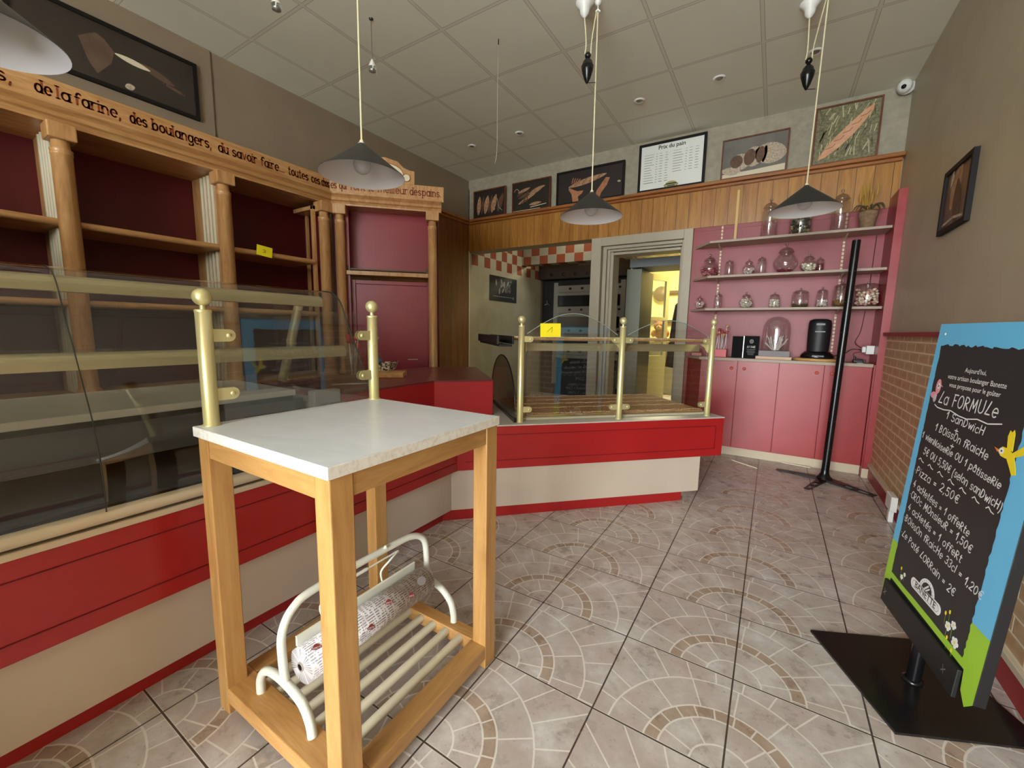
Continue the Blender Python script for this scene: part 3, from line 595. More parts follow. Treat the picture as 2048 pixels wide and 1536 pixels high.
cr = [(.26,0),(.26,.04),(.30,.06),(.335,.11),(.38,.165),(.44,.195),(.50,.165),(.545,.11),(.59,.075),(.63,.06),(.682,.055),(.682,0)]
cr = [(.20,0),(.20,.11),(.25,.115),(.31,.15),(.36,.185),(.44,.20),(.50,.185),(.545,.175),(.59,.13),(.64,.112),(.682,.108),(.682,0)]
obj('crest', MB().prism([(a,b+2.372) for a, b in cr], -.02, 0, M=frame((XF,YC,0), D45, (0,0,1))), beech, cc, .003)
bd = MB().prism(oval(.15,.085,28,.44,2.44)[:-1], 0, .004, 0, MC2).strip(oval(.15,.085,28,.44,2.44), .005, .0045, 1, MC2).prism(oval(.03,.03,18,.615,2.42)[:-1], 0, .005, 0, MC2).strip(oval(.03,.03,18,.615,2.42), .004, .006, 1, MC2)
obj('oval_badge', bd, [mat('badge_cream', (226,214,180), .4), letterbrown], cc)

# sticky notes
def note(x, M, lbl, ch):
    t_ = thing('sticky_note', lbl, 'note', M.translation, 'numbered yellow sale notes')
    obj('paper', MB().box(-.055,.055,-.036,.036,0,.0012,M=M), yellow, t_)
    lm = MB()
    if ch == '3': lettering(lm, '3', M @ Matrix.Translation((0,0,.0016)), -.012, -.01, .02, .013, .003)
    else: lm.strip([(-.018,-.008),(.008,.014),(.006,-.014)], .003, .0016, 0, M)
    obj('handwriting', lm, ink, t_)
note(0, LW(-3.196,1.685,1.69) @ Matrix.Rotation(R(-6),4,'Z'), 'yellow note marked 3 stuck on a left wall shelf', '3')

# ------------------------------------------------------------ bread display on the diagonal counter
NF = -2.442
bs_ = thing('bread_display', 'brass post and arched glass bread display standing on the diagonal counter', 'display', (-.95,2.8,.585))
for t_, zc in ((.620,1.214),(1.287,1.220),(1.951,1.224)):
    x, y = dg(NF, t_); post(bs_, x, y, .585, zc)
def MDG(n_, t_, z): x, y = dg(n_, t_); return DG(x, y, z)
for ta, tb_, zm in ((.655,1.252,1.258),(1.322,1.916,1.228)):
    W = tb_-ta; pts = [(0,.605),(W,.605)]+[(W-W*i/16, 1.13+(zm-1.13)*math.sin(PI*i/16)) for i in range(17)]
    obj('glass_panel', MB().prism(pts, -.003, .003, M=MDG(NF, ta, 0)), glassd, bs_)
    obj('glass_rim', MB().tube([(p[0],p[1],0) for p in pts[2:]], .0022, 6, M=MDG(NF, ta, 0)), mat('glass_rim', (150,165,155), .2), bs_)
    for z in (1.098,.665):
        for tt, d in ((ta-.02,1),(tb_+.02,-1)): clamp(bs_, MDG(NF, tt, z), d)
obj('glass_shelf', MB().prism(dpoly(-2.50,.58,-2.98,1.97), 1.083, 1.091), glassd, bs_)
rl = MB().prism([(-.0,0),(.0,.05),(-.02,.05),(-.02,0)], .655, 1.96, M=Matrix(((D45.x*0+.7071,0,.7071,0),(-.7071,0,.7071,0),(0,1,0,1.02),(0,0,0,1))) @ Matrix.Translation((NF-.14,0,0)))
obj('shelf_rail', rl, champ, bs_)
for t_ in (.655, 1.30, 1.955):
    gp = [(0,0),(.0,.058)]+[(.075*math.sin(R(a)), .058-.052*(1-math.cos(R(a)))) for a in range(90,-1,-15)][:0]+[(.10,.058),(.06,.045),(.025,.02)]
    obj('shelf_bracket', MB().prism([(0,.0),(0,.06),(-.11,.06),(-.10,.052),(-.05,.035),(-.025,0)], 0, .004, M=Matrix(((.7071,0,.7071,0),(-.7071,0,.7071,0),(0,1,0,1.018),(0,0,0,1))) @ Matrix.Translation((NF-.03,0,t_))), brass, bs_)
obj('slide_rail', MB().prism(dpoly(-2.6,.50,-3.42,.515), 1.06, 1.115).prism(dpoly(-2.6,.60,-3.42,.612), 1.06, 1.112).prism(dpoly(-2.6,.515,-3.42,.60), 1.045, 1.058), black, bs_, .002)
for z, n0, n1, r_ in ((1.113,-2.50,-2.96,.011),): pass
cane = wood('cane_mat', (146,92,42), (190,132,72), (218,168,104), (40,40,40), 2, .55)
bind = mat('cane_binding', (240,214,170), .7)
def mat_thing(t0_, t1_, n0, n1, z, lbl, r_=.006, seed=1, loc=None):
    rnd = random.Random(seed); q = thing('cane_mat', lbl, 'cane mat', (*dg((n0+n1)/2,(t0_+t1_)/2), z), 'woven cane bread mats')
    cm = MB(); k = int((t1_-t0_)/.0108)
    for i in range(k):
        t_ = t0_+(i+.5)*(t1_-t0_)/k; a, b = rnd.uniform(-.004,.004), rnd.uniform(-.004,.004); dz = rnd.uniform(0,.002)
        cm.tube([(*dg(n0+a, t_+rnd.uniform(-.003,.003)), z+r_+dz), (*dg((n0+n1)/2, t_+rnd.uniform(-.002,.002)), z+r_+dz), (*dg(n1+b, t_+rnd.uniform(-.003,.003)), z+r_+dz)], .0046, 6)
    obj('canes', cm, cane, q)
    for f in (.02,.30,.52,.74,.98):
        bm_ = MB(); nn = n0+(n1-n0)*f
        for i in range(0,k): bm_.ball((*dg(nn+rnd.uniform(-.003,.003)+.006*math.sin(i*.5), t0_+(i+.5)*(t1_-t0_)/k), z+r_*2), .0046, 6)
        obj('binding', bm_, bind, q)
    obj('edge_cane', MB().box(0,t1_-t0_,-.004,.004,z,z+.011,M=Matrix.Translation((*dg(n0+.008,t0_),0)) @ Matrix.Rotation(R(45),4,'Z')), beech, q)
obj('mat_board', MB().prism(dpoly(-2.50,.64,-3.26,1.99), .585, .5985), mat('cream_board', (214,204,170), .5), bs_, .002)
mat_thing(.66,1.075,-2.545,-3.24,.600,'cane bread mat under glass, nearest the smoked glass end',seed=2)
mat_thing(1.085,1.53,-2.545,-3.24,.600,'cane bread mat in the middle of the three under glass',seed=3)
mat_thing(1.54,1.985,-2.545,-3.24,.600,'cane bread mat at the right end of the counter',seed=4)
mat_thing(.622,1.28,-2.505,-2.96,1.0915,'cane mat on the upper glass shelf behind the yellow note',seed=5)
mat_thing(1.29,1.965,-2.505,-2.96,1.0915,'cane mat on the upper glass shelf, right half',seed=6)
sg = [(0,0),(.80,0)]+[(.40+.40*math.cos(R(a)), .08+.30*math.sin(R(a))) for a in range(0,181,12)]
se = thing('smoked_glass_end', 'rounded smoked glass end panel beside the red cash desk', 'glass panel', (*dg(-2.83,.585),.585))
MS = frame((*dg(-3.235,.585),.598), Vector((1,-1,0)), (0,0,1))
obj('panel', MB().prism(sg, -.003, .003, M=MS), glasss, se)
obj('rim', MB().tube([(p[0],p[1],0) for p in sg[2:]], .0045, 8, M=MS), blackg, se)
obj('foot_channel', MB().box(0,.80,-.014,.014,-.0125,.006,M=MS), blackg, se, .002)
cp = thing('plastic_bowl', 'crumpled clear plastic bowl behind the smoked glass', 'bowl', (*dg(-3.0,.70),.613))
bp = MB(); prp = [(.0,.0),(.06,.003),(.085,.04),(.095,.08),(.10,.085)]
bp.lathe(prp, (*dg(-2.98,.74),.614), 18); obj('bowl', bp, thin_glass('clear_plastic', (.85,.85,.85), 1, 1.6), cp)
NM = MDG(NF+.008, .80, 1.154) @ Matrix.Rotation(R(1),4,'Z')
t_ = thing('sticky_note', 'yellow note marked 1 stuck on the arched bread display glass', 'note', NM.translation, 'numbered yellow sale notes')
obj('paper', MB().box(-.065,.065,-.041,.041,0,.0012,M=NM), yellow, t_)
obj('handwriting', MB().strip([(-.022,-.010),(.010,.018),(.008,-.014)], .0025, .0016, 0, NM), ink, t_)

# ------------------------------------------------------------ things on the cash desk and case
wb = thing('wooden_block', 'small plain wooden block on the maroon desk behind the screen', 'wooden block', (-2.15,1.86,.8225))
obj('block', MB().box(-.13,.13,-.085,.085,0,.034,M=Matrix.Translation((-2.22,1.93,.8225)) @ Matrix.Rotation(R(38),4,'Z')), wood('block_wood', (176,120,66), (204,150,90), (222,174,116), (4,14,14), 2, .5), wb, .003)
bk = thing('folded_paper_dish', 'white dish with black pattern standing on the wooden block', 'dish', (-2.27,1.97,.857))
cm_ = mat('black_white_pattern', (226,218,200), .6); t = NT(cm_); n = t.noise(t.co(), 45, 3, .6, 1); t.base(t.ramp(n, [(.50,(226,218,200)),(.53,(40,36,34))]))
v = []; 
for z, hw in ((0,.04),(.055,.062)):
    for sx, sy in ((-1,-1),(1,-1),(1,1),(-1,1)): v.append((sx*hw, sy*hw, z+(.006 if sx*sy>0 and z else 0)))
MK = Matrix.Translation((-2.27,1.98,.857)) @ Matrix.Rotation(R(20),4,'Z')
obj('dish', MB().add(v, [(0,1,2,3),(0,4,5,1),(1,5,6,2),(2,6,7,3),(3,7,4,0),(0,3,2,1)], 0, False, MK), cm_, bk)
lr = random.Random(5)
for k, (x, y, lbl, cols) in enumerate(((-2.43,1.83,'clear jar with red lollipops on the desk, the left one',((200,40,50),(214,60,60))),(-2.40,1.99,'clear jar with a blue wrapper on the desk, beside the block',((214,40,40),(230,230,225))))):
    q = thing('sweet_jar', lbl, 'jar', (x,y,.8225))
    obj('glass', MB().lathe([(0,.002),(.05,.002),(.052,.01),(.052,.15),(.046,.155)], (x,y,.8225), 20), jarg, q)
    for j in range(5):
        dx, dy = lr.uniform(-.028,.028), lr.uniform(-.028,.028); top = (x+dx*1.5, y+dy*1.5, .8225+lr.uniform(.20,.27))
        if k == 0 or j < 2:
            s_ = obj('lollipop', MB().ball(top, .018, 12), mat('lollipop_%d%d'%(k,j), cols[j%2], .25), q)
            obj('stick', MB().tube([(x+dx*.5,y+dy*.5,.83),top], .002, 6), chalkw, s_)
    if k: obj('blue_wrapper', MB().prism([(-.04,0),(.045,0),(.05,.09),(.0,.13),(-.045,.11)], -.012, .012, M=frame((x,y,.83),D45,(0,0,1))), mat('blue_wrapper', (40,128,214), .4), q, .006)
st = thing('drinking_straw', 'white straw lying on the maroon desk behind the glass screen', 'straw', (-2.1,1.55,.8225))
obj('tube', MB().tube([(-2.11,1.44,.827),(-1.98,1.62,.827)], .0042, 8), chalkw, st)

# ------------------------------------------------------------ alcove shelves and cabinet
for z, lbl in ((2.0,'taupe wall shelf, topmost in the red alcove'),(1.684,'taupe wall shelf, middle one in the red alcove'),(1.384,'taupe wall shelf, lowest in the red alcove')):
    s_ = thing('wall_shelf', lbl, 'shelf', (0,4.5,z), 'shelves in the red alcove')
    obj('board', MB().prism([(-.575,4.365),(.706,4.365),(.706,4.629),(-.745,4.629)], z-.02, z), shelfp, s_, .001)
    for x in (-.505,.445): obj('bracket', MB().add([(x-.006,4.62,z-.021),(x+.006,4.62,z-.021),(x-.006,4.42,z-.021),(x+.006,4.42,z-.021),(x-.006,4.62,z-.055),(x+.006,4.62,z-.055)], [(0,1,3,2),(4,5,1,0),(2,3,5,4),(0,2,4),(1,5,3)]), cream, s_)
for x, lbl in ((-.505,'slotted metal strip on the alcove wall, near the doorway'),(.445,'slotted metal strip on the alcove wall, behind the black pole')):
    q = thing('shelf_standard', lbl, 'wall strip', (x,4.62,1.5), 'shelf standards')
    sm_ = mat('slotted_strip', (222,196,160), .4); t = NT(sm_); sp = t.sep(t.co()); t.base(t.mix(t.math('LESS_THAN', t.math('FRACT', t.math('DIVIDE', sp[2], .032)), .35), lin((226,204,170)), lin((176,96,84))))
    obj('strip', MB().box(x-.0075,x+.0075,4.617,4.6255,.96,2.198), sm_, q)
solo('wooden_batten', MB().box(-.40,-.378,4.598,4.6155,2.022,2.49), mat('pale_batten', (214,178,110), .5), 'pale upright batten fixed on the wood panelling above the top shelf', 'batten')
cb = thing('base_cabinet', 'long red base cabinet with four doors under the alcove shelves', 'cabinet', (0.05,4.5,0))
obj('carcass', MB().prism([(-.574,4.39),(.698,4.39),(.698,4.626),(-.735,4.626)], .078, .898), mottled('cabinet_side_red', (150,30,34), (138,26,30), .4, 3), cb)
for x0, x1, kx in ((-.575,-.263,-.309),(-.259,.063,-.205),(.067,.385,.338),(.389,.698,.441)):
    d_ = obj('door', MB().box(x0,x1,4.371,4.3899,.078,.898), cabred, cb, .0015)
    obj('knob', MB().lathe([(0,-.022),(.012,-.02),(.0145,-.013),(.010,-.006),(.007,0)], (0,0,0), 16, M=Matrix.Translation((kx,4.371,.83)) @ Matrix.Rotation(R(-90),4,'X')), mat('knob_red', (206,96,84), .3), d_)
obj('toe_kick', MB().box(-.50,.699,4.385,4.40,0,.077), cream, cb)
solo('cabinet_worktop', MB().prism([(-.59,4.35),(.699,4.35),(.699,4.626),(-.75,4.626)], .8985, .925), shelfp, 'taupe worktop lying on the long red base cabinet', 'worktop', bevel=.002)

# ------------------------------------------------------------ jars
rj = random.Random(11)
def blobs(mb, rad, h, n, r0, z0, cols=1, flat=1.0, shape=None):
    for i in range(n):
        a = rj.uniform(0,2*PI); z = rj.uniform(r0, h-r0); R_ = (shape(z) if shape else rad)-r0*1.1; q = R_*math.sqrt(rj.uniform(.35,1))
        mb.ball((q*math.cos(a), q*math.sin(a), z0+z), r0, 6, mi=rj.randrange(cols), sc=(1,1,flat))
def jar(kind, x, y, z, w_, h, lbl, fill=None, fh=0, br=.008, group='glass sweet jars in the red alcove', n=90):
    q = thing('glass_jar', lbl, 'jar', (x,y,z), group, world=False); r = w_/2
    if kind == 'globe':
        bh = h*.60; shp = lambda t_: max(.012, r*math.sin(PI*min(max(.15+.67*t_/bh,0),.82)))
        prof_ = [(0,.002),(r*.45,.002)]+[(shp(bh*k/14), .004+bh*k/14) for k in range(15)]; nr = shp(bh); prof_ += [(nr*.92,bh+.008),(nr*.92,bh+.008+h*.04)]
    elif kind == 'pot':
        bh = h*.80; nr = r*.93; prof_ = [(0,.002),(r*.95,.002),(r,.008),(r,bh*.96),(r*.94,bh),(nr,bh+.004)]; shp = lambda t_: r
    else:
        bh = h*.70; nr = r*.80; prof_ = [(0,.002),(r*.94,.002),(r,.006),(r,bh*.92),(r*.88,bh*.98),(nr*.92,bh),(nr*.92,bh+h*.03)]; shp = lambda t_: r
    obj('glass', MB().lathe(prof_, n=24), jarg, q)
    lz = prof_[-1][1]; lh = h-lz
    obj('lid', MB().lathe([(nr*1.0,lz-.002),(nr*1.16,lz+lh*.03),(nr*1.18,lz+lh*.10),(nr*1.08,lz+lh*.16),(nr*1.0,lz+lh*.28),(nr*.72,lz+lh*.44),(nr*.3,lz+lh*.52),(nr*.14+.001,lz+lh*.60)], n=24).ball((0,0,lz+lh*.79), min(lh*.21,.014), 12), lidg, q)
    if fill:
        bm_ = MB(); blobs(bm_, r, fh, n, br, .006, len(fill), .8, (lambda t_: shp(t_))); o_ = obj('contents', bm_, fill, q); o_['kind'] = 'stuff'
pinks = [mat('sweet_pink', (196,84,96), .4), mat('sweet_rose', (220,150,150), .4), mat('sweet_dark', (140,40,50), .4)]
wht = [mat('sweet_white', (238,232,224), .5), mat('sweet_pale_pink', (226,196,190), .5)]
mall = [mat('marshmallow', (240,232,208), .6), mat('marshmallow_pink', (224,170,150), .6)]
olive = [mat('sweet_olive', (88,80,40), .5), mat('sweet_amber', (150,110,50), .5)]
grn = [mat('sweet_green_grey', (110,120,100), .5), mat('sweet_dark_green', (56,66,60), .5), mat('sweet_sand', (170,160,120), .5)]
Z0, Z1, Z2, YJ = 2.0005, 1.6845, 1.3845, 4.47
jar('cyl',-.115,YJ,Z0,.125,.345,'tall empty glass jar on the top shelf, left of the hanging lamp')
jar('pot',.118,YJ,Z0,.165,.27,'wide jar of green contents on the top shelf under the lamp', grn, .17, .014, n=110)
jar('cyl',.385,YJ,Z0,.120,.345,'tall empty glass jar on the top shelf, right of the hanging lamp')
jar('globe',-.575,YJ,Z1,.165,.215,'round jar of pink sweets at the left of the middle shelf', pinks, .085, .009, n=130)
jar('cyl',-.405,YJ,Z1,.078,.160,'slim jar between the pink sweets and a small white-sweet jar')
jar('globe',-.245,YJ,Z1,.108,.150,'small round jar of white sweets on the middle shelf', wht, .07, .009, n=70)
jar('cyl',-.145,YJ,Z1,.074,.172,'slim jar just left of the biggest round jar')
jar('globe',.035,YJ,Z1,.192,.262,'biggest round jar in the centre of the middle shelf', pinks[2:], .035, .009, n=60)
jar('globe',.205,YJ,Z1,.130,.160,'round jar of cream sweets on the middle shelf', mall[:1], .08, .014, n=50)
jar('cyl',.290,YJ+.075,Z1,.062,.140,'slim jar at the right end of the middle shelf', pinks[2:], .08, .008, n=40)
jar('globe',-.640,YJ,Z2,.098,.130,'small round jar at the far left of the lowest shelf', wht[1:], .07, .012, n=40)
jar('cyl',-.478,YJ,Z2,.070,.158,'slim jar beside the left wall strip on the lowest shelf')
jar('globe',-.243,YJ,Z2,.118,.150,'round jar of white beads on the lowest shelf', mall[:1]+wht[:1], .085, .0065, n=190)
jar('cyl',-.020,YJ,Z2,.084,.142,'short jar of white beads near the middle of the lowest shelf', wht[:1]+mall[:1], .075, .0065, n=150)
jar('cyl',.170,YJ,Z2,.128,.172,'jar with a low dark layer on the lowest shelf', olive[:1], .03, .006, n=120)
jar('cyl',.325,YJ,Z2,.086,.175,'jar of pale sweets left of the pear-shaped glass jar', wht, .06, .007, n=110)
jar('cyl',.455,YJ+.02,Z2,.118,.225,'tall wide-mouthed jar with yellow residue behind the black pole', olive[1:], .07, .016, n=26)
jar('pot',.620,YJ,Z2,.165,.205,'largest jar of marshmallow sticks at the right of the lowest shelf', mall, .15, .014, n=110)
# dried arrangement
pv = thing('dried_flower_vase', 'textured vase of dried wheat and curled leaves on the top shelf', 'vase', (.565,YJ,Z0), world=False)
obj('vase', MB().lathe([(0,0),(.045,0),(.05,.02),(.052,.06),(.062,.10),(.068,.13),(.05,.145),(.03,.14)], n=20), mottled('rough_vase', (150,120,92), (116,90,66), .9, 40, .6), pv)
rp = random.Random(3); wm = mat('dried_wheat', (186,146,62), .8); lm_ = mat('dried_leaf', (92,74,48), .8)
for k in range(9):
    a = rp.uniform(-.05,.05); b = rp.uniform(-.03,.03); hh = rp.uniform(.27,.36)
    s_ = obj('wheat_stalk', MB().tube([(a*.4,b,.12),(a*.8,b,.2),(a*1.2,b,hh)], [.003,.003,.002], 5).tube([(a*1.2,b,hh-.07),(a*1.25,b,hh-.03),(a*1.3,b,hh+.03)], [.003,.0075,.001], 6), wm, pv)
for k in range(13):
    a = 2*PI*k/13+rp.uniform(-.2,.2); L = rp.uniform(.04,.085)
    obj('leaf', MB().tube(smooth([(0,0,.13),(math.cos(a)*L*.5,math.sin(a)*L*.4,.13+L*.7),(math.cos(a)*L,math.sin(a)*L*.7,.13+L*.8),(math.cos(a)*L*1.3,min(.1,math.sin(a)*L*.8),.13+L*.25)],3), [.007]+[.006]*4+[.005]*3+[.003]+[.0015], 5), lm_, pv)

# ------------------------------------------------------------ on the cabinet worktop
ZW = .9256
q = thing('plastic_box', 'small clear plastic box of sweets at the left end of the worktop', 'box', (-.62,4.46,ZW))
obj('box', MB().box(-.68,-.575,4.42,4.52,ZW,ZW+.075), thin_glass('box_plastic', (.9,.82,.82)), q); obj('contents', MB().box(-.672,-.583,4.428,4.512,ZW+.003,ZW+.03), pinks[1], q)['kind'] = 'stuff'
q = thing('lollipop_stand', 'pink block holding tall wrapped lollipops beside the brass post', 'sweet stand', (-.41,4.45,ZW))
obj('block', MB().box(-.475,-.365,4.40,4.50,ZW,ZW+.075), mat('pink_block', (222,96,98), .4), q, .003)
rp = random.Random(8)
for k in range(8):
    x, y = -.46+.012*k+rp.uniform(-.004,.004), 4.42+.06*(k%2); top = (x+rp.uniform(-.015,.015), y, ZW+rp.uniform(.20,.29))
    s_ = obj('lollipop', MB().ball(top, .013, 8, sc=(1,.6,1.2)).ball((top[0]+.012,top[1],top[2]+.008), .007, 6), mat('wrapper_%d'%k, ((176,78,56),(206,150,110),(150,60,50))[k%3], .3), q)
    obj('stick', MB().tube([(x,y,ZW+.07),top], .0028, 6), chalkw, s_)
q = thing('black_menu_card', 'plain black card standing open on the worktop', 'card', (-.27,4.46,ZW))
obj('card', MB().box(-.325,-.235,4.445,4.452,ZW,ZW+.20), cardb, q)
q = thing('printed_menu_card', 'black card with white logo and small lettering on the worktop', 'card', (-.17,4.46,ZW))
obj('card', MB().box(-.230,-.105,4.43,4.437,ZW,ZW+.205), cardb, q)
obj('spine', MB().box(-.2335,-.2265,4.428,4.4295,ZW,ZW+.203), steel, q)
MM = BW(-.167,4.4292,ZW)
obj('logo', MB().strip(oval(.014,.017,16,0,.155), .003, 0, 0, MM).strip(oval(.006,.008,10,0,.155), .003, 0, 0, MM), chalkw, q)
tm = lettering(MB(), 'LOCALE', MM, -.032, .098, .064, .010, .004)
obj('lettering', tm, chalkw, q)
obj('text_lines', MB().strip([(-.035,.082),(.035,.082)], .003, 0, 0, MM).strip([(-.03,.07),(.03,.07)], .003, 0, 0, MM).strip([(-.034,.058),(.034,.058)], .003, 0, 0, MM).strip([(-.026,.046),(.026,.046)], .003, 0, 0, MM).strip([(-.022,.034),(.022,.034)], .003, 0, 0, MM), mat('grey_print', (150,150,150), .6), q)
q = thing('glass_cylinder_stand', 'domed glass cylinder of paper sticks on a grey block', 'display stand', (.02,4.46,ZW))
obj('plinth', MB().box(-.125,.150,4.385,4.535,ZW,ZW+.026), mat('beige_plinth', (206,170,140), .5), q, .002)
obj('block', MB().box(-.105,.135,4.395,4.525,ZW+.0262,ZW+.078), mat('grey_slate', (124,116,116), .5), q, .003)
obj('glass_cylinder', MB().lathe([(.103,.079),(.108,.10),(.108,.27),(.098,.32),(.075,.355),(.04,.375),(0,.382)], (.02,4.46,ZW), 28), jarg, q)
for k in range(26):
    a = rp.uniform(0,2*PI); r0 = rp.uniform(0,.03); r1 = rp.uniform(.045,.09); 
    obj('paper_stick', MB().tube([(.02+r0*math.cos(a),4.46+r0*math.sin(a),ZW+.082),(.02+r1*math.cos(a+.4),4.46+r1*math.sin(a+.4),ZW+rp.uniform(.14,.215))], .0035, 6), wht[0], q)
solo('round_board', MB().lathe([(0,0),(.165,0),(.17,.004),(.17,.018),(.165,.022),(0,.022)], (.335,4.50,ZW), 40, M=Matrix.Translation((.335,4.49,0)) @ Matrix.Diagonal((1,.74,1,1)) @ Matrix.Translation((-.335,-4.50,0))), wood('round_board_wood', (176,128,66), (204,160,96), (220,180,118), (3,14,14), 2, .5), 'round wooden board under the black coffee machine', 'board')
q = thing('coffee_machine', 'tall black rounded coffee machine on the round wooden board', 'coffee machine', (.335,4.49,ZW+.0225))
MQ = Matrix.Translation((.335,4.50,ZW+.0228)) @ Matrix.Diagonal((1,.8,1,1))
obj('base', MB().lathe([(0,0),(.118,0),(.122,.012),(.112,.035),(.088,.058),(.078,.06),(0,.06)], n=32, M=MQ), blackg, q)
obj('body', MB().lathe([(.078,.055),(.080,.10),(.083,.22),(.082,.30),(.076,.325),(.05,.338),(0,.34)], n=32, M=MQ), black, q)
obj('control_panel', MB().box(-.03,.03,-.0845,-.078,.285,.300,M=MQ).box(-.035,.035,-.086,-.078,.225,.235,M=MQ), mat('machine_panel_grey', (60,60,62), .3), q)
obj('drip_tray', MB().box(-.045,.045,-.118,-.06,.012,.030,M=MQ), blackg, q, .003)
q = thing('socket_strip', 'white socket block on the pilaster side above the worktop', 'socket', (.695,4.5,1.03))
obj('housing', MB().box(.655,.707,4.44,4.52,1.0,1.07), white, q, .004); obj('plug', MB().box(.63,.6548,4.455,4.50,1.012,1.06), white, q, .006)
q = thing('phone_charger', 'small black charger lying on the worktop near the pilaster', 'charger', (.60,4.45,ZW))
obj('body', MB().box(.575,.645,4.43,4.48,ZW,ZW+.028), blackg, q, .006); obj('nub', MB().tube([(.59,4.455,ZW+.028),(.588,4.455,ZW+.055)], .007, 10), blackg, q)
obj('label', MB().box(.60,.64,4.40,4.428,ZW,ZW+.003), white, q)
solo('power_cable', MB().tube(smooth([(.64,4.47,1.03),(.57,4.50,1.035),(.53,4.52,1.0),(.47,4.55,.975),(.45,4.575,.96),(.425,4.595,.957)],4), .0035, 6), black, 'black cable running from the white socket along the alcove wall', 'cable')
solo('charger_cable', MB().tube(smooth([(.63,4.46,1.02),(.58,4.47,1.0),(.60,4.46,.965),(.66,4.45,.95),(.655,4.45,.936)],4), .003, 6), black, 'short black cable from the white socket to the charger', 'cable')
solo('wall_cable', MB().tube(smooth([(.655,4.622,1.975),(.648,4.622,1.5),(.63,4.622,1.2),(.60,4.61,1.09),(.655,4.53,1.04)],5), .003, 6), mat('dark_cable', (84,36,40), .6), 'thin cable hanging down the alcove wall behind the jars', 'cable')

# ------------------------------------------------------------ black display pole, straws, trunking
q = thing('display_pole', 'tall black steel pole on a flat three-legged base by the red cabinet', 'pole stand', (.44,4.05,0))
b0, b1 = Vector((.437,4.045,.02)), Vector((.470,4.115,1.862))
obj('pole', MB().tube([b0,b1], .0265, 24), blackg, q)
seam = MB()
for k in range(1,8):
    p = b0.lerp(b1, k/8); d_ = (b1-b0).normalized(); seam.tube([p-d_*.002,p+d_*.002], .0278, 24)
obj('pole_joints', seam, mat('pole_joint', (50,50,54), .3, .5), q)
def pleg(p0, p1, w0, w1, h0=.018, h1=.006):
    a, b = Vector(p0), Vector(p1); d_ = (b-a).normalized(); n_ = Vector((-d_.y,d_.x,0)); L = (b-a).length
    m_ = MB()
    def seg(s0, s1, o0, o1, e0, e1): 
        z0, z1 = h0+(h1-h0)*s0/L, h0+(h1-h0)*s1/L
        v = []
        for s_, o, e, z in ((s0,o0,e0,z0),(s1,o1,e1,z1)):
            for oo in (o,e): 
                for zz in (.001,z): pp = a+d_*s_+n_*oo; v.append((pp.x,pp.y,zz))
        m_.add(v, [(0,1,3,2),(4,6,7,5),(0,4,5,1),(2,3,7,6),(1,5,7,3),(0,2,6,4)])
    wf = lambda s_: w0+(w1-w0)*s_/L
    for s0, s1 in ((0,L*.42),(L*.60,L*.68),(L*.90,L)): seg(s0,s1,-wf(s0),-wf(s1),wf(s0),wf(s1))
    for sgn in (-1,1): seg(L*.42,L*.90,sgn*wf(L*.42),sgn*wf(L*.90),sgn*(wf(L*.42)-.012),sgn*(wf(L*.90)-.009))
    return m_
pbm = mat('pole_base_grey', (52,50,50), .45)
for p1, w0, w1 in (((.115,4.12,0),.045,.022),((.305,3.715,0),.035,.018),((.715,3.83,0),.05,.03)):
    obj('base_leg', pleg((.44,4.045,0), p1, w0, w1), pbm if p1[0] != .305 else blackg, q)
obj('base_hub', MB().lathe([(.06,.001),(.058,.02),(.04,.035),(.029,.06),(.0265,.09)], (.437,4.045,0), 24), blackg, q)
obj('stickers', MB().box(-.03,.03,-.006,.006,0,.001,M=Matrix.Translation((.545,3.965,.0165)) @ Matrix.Rotation(R(-35),4,'Z')), mat('red_marks', (150,70,66), .6), q)
for a, b, lbl in (((-.228,4.185),(-.026,4.045),'pale straw lying on the floor in front of the cabinet, nearer the counter'),((.155,4.37),(.365,4.335),'pale straw lying against the cabinet plinth near the pole')):
    q = solo('drinking_straw', MB().tube([(*a,.005),(*b,.005)], .0045, 8), mat('cream_straw', (236,224,196), .5), lbl, 'straw')
q = thing('cable_trunking', 'white cable box and trunking on the brick wall beside the chalkboard sign', 'trunking', (.74,3.42,.1))
obj('box', MB().box(.70,.7335,3.33,3.46,.07,.165), white, q, .004); obj('channel', MB().box(.70,.725,3.345,3.38,.0,.0695), white, q, .002)

# ------------------------------------------------------------ chalkboard sign
sg_ = thing('chalkboard_sign', 'chalkboard menu sign with blue and green border on a black base', 'sign', (.49,1.784,0))
uB = Vector((.1535,-.9881,0)).normalized(); vB = Vector((.058,.009,.998)).normalized(); MBd = frame((.485,1.781,.15), uB, vB)
nB = uB.cross(vB)
obj('base_plate', MB().prism([(.217,1.886),(.397,1.507),(.763,1.681),(.583,2.060)][0:4], .001, .010), mottled('scuffed_black_base', (18,17,17), (30,28,27), .22, 12), sg_, .001)
obj('post', MB().tube([(.492,1.785,.010),(.498,1.785,.172)], .019, 20).lathe([(.028,0),(.028,.006),(.019,.008)], (.49,1.785,.010), 20), blackg, sg_)
obj('board', MB().box(-.285,.290,.03,1.05,-.026,-.0005,M=MBd), black, sg_, .001)
bl = mat('sign_blue', (104,190,232), .4); gn = mat('sign_green', (158,204,54), .4); bk_ = mat('chalkboard_black', (40,40,42), .45)
face = MB().flat([(-.285,.232),(.290,.222),(.290,1.05),(-.285,1.05)], .0002, 0, MBd)
obj('blue_face', face, bl, sg_)
obj('green_face', MB().flat([(-.285,.03),(-.262,.008),(-.255,.03),(-.235,.095),(.228,.088),(.235,.03),(.262,.0),(.290,.03),(.290,.222),(-.285,.232)], .0003, 0, MBd), gn, sg_)
rb = random.Random(4); ed = []
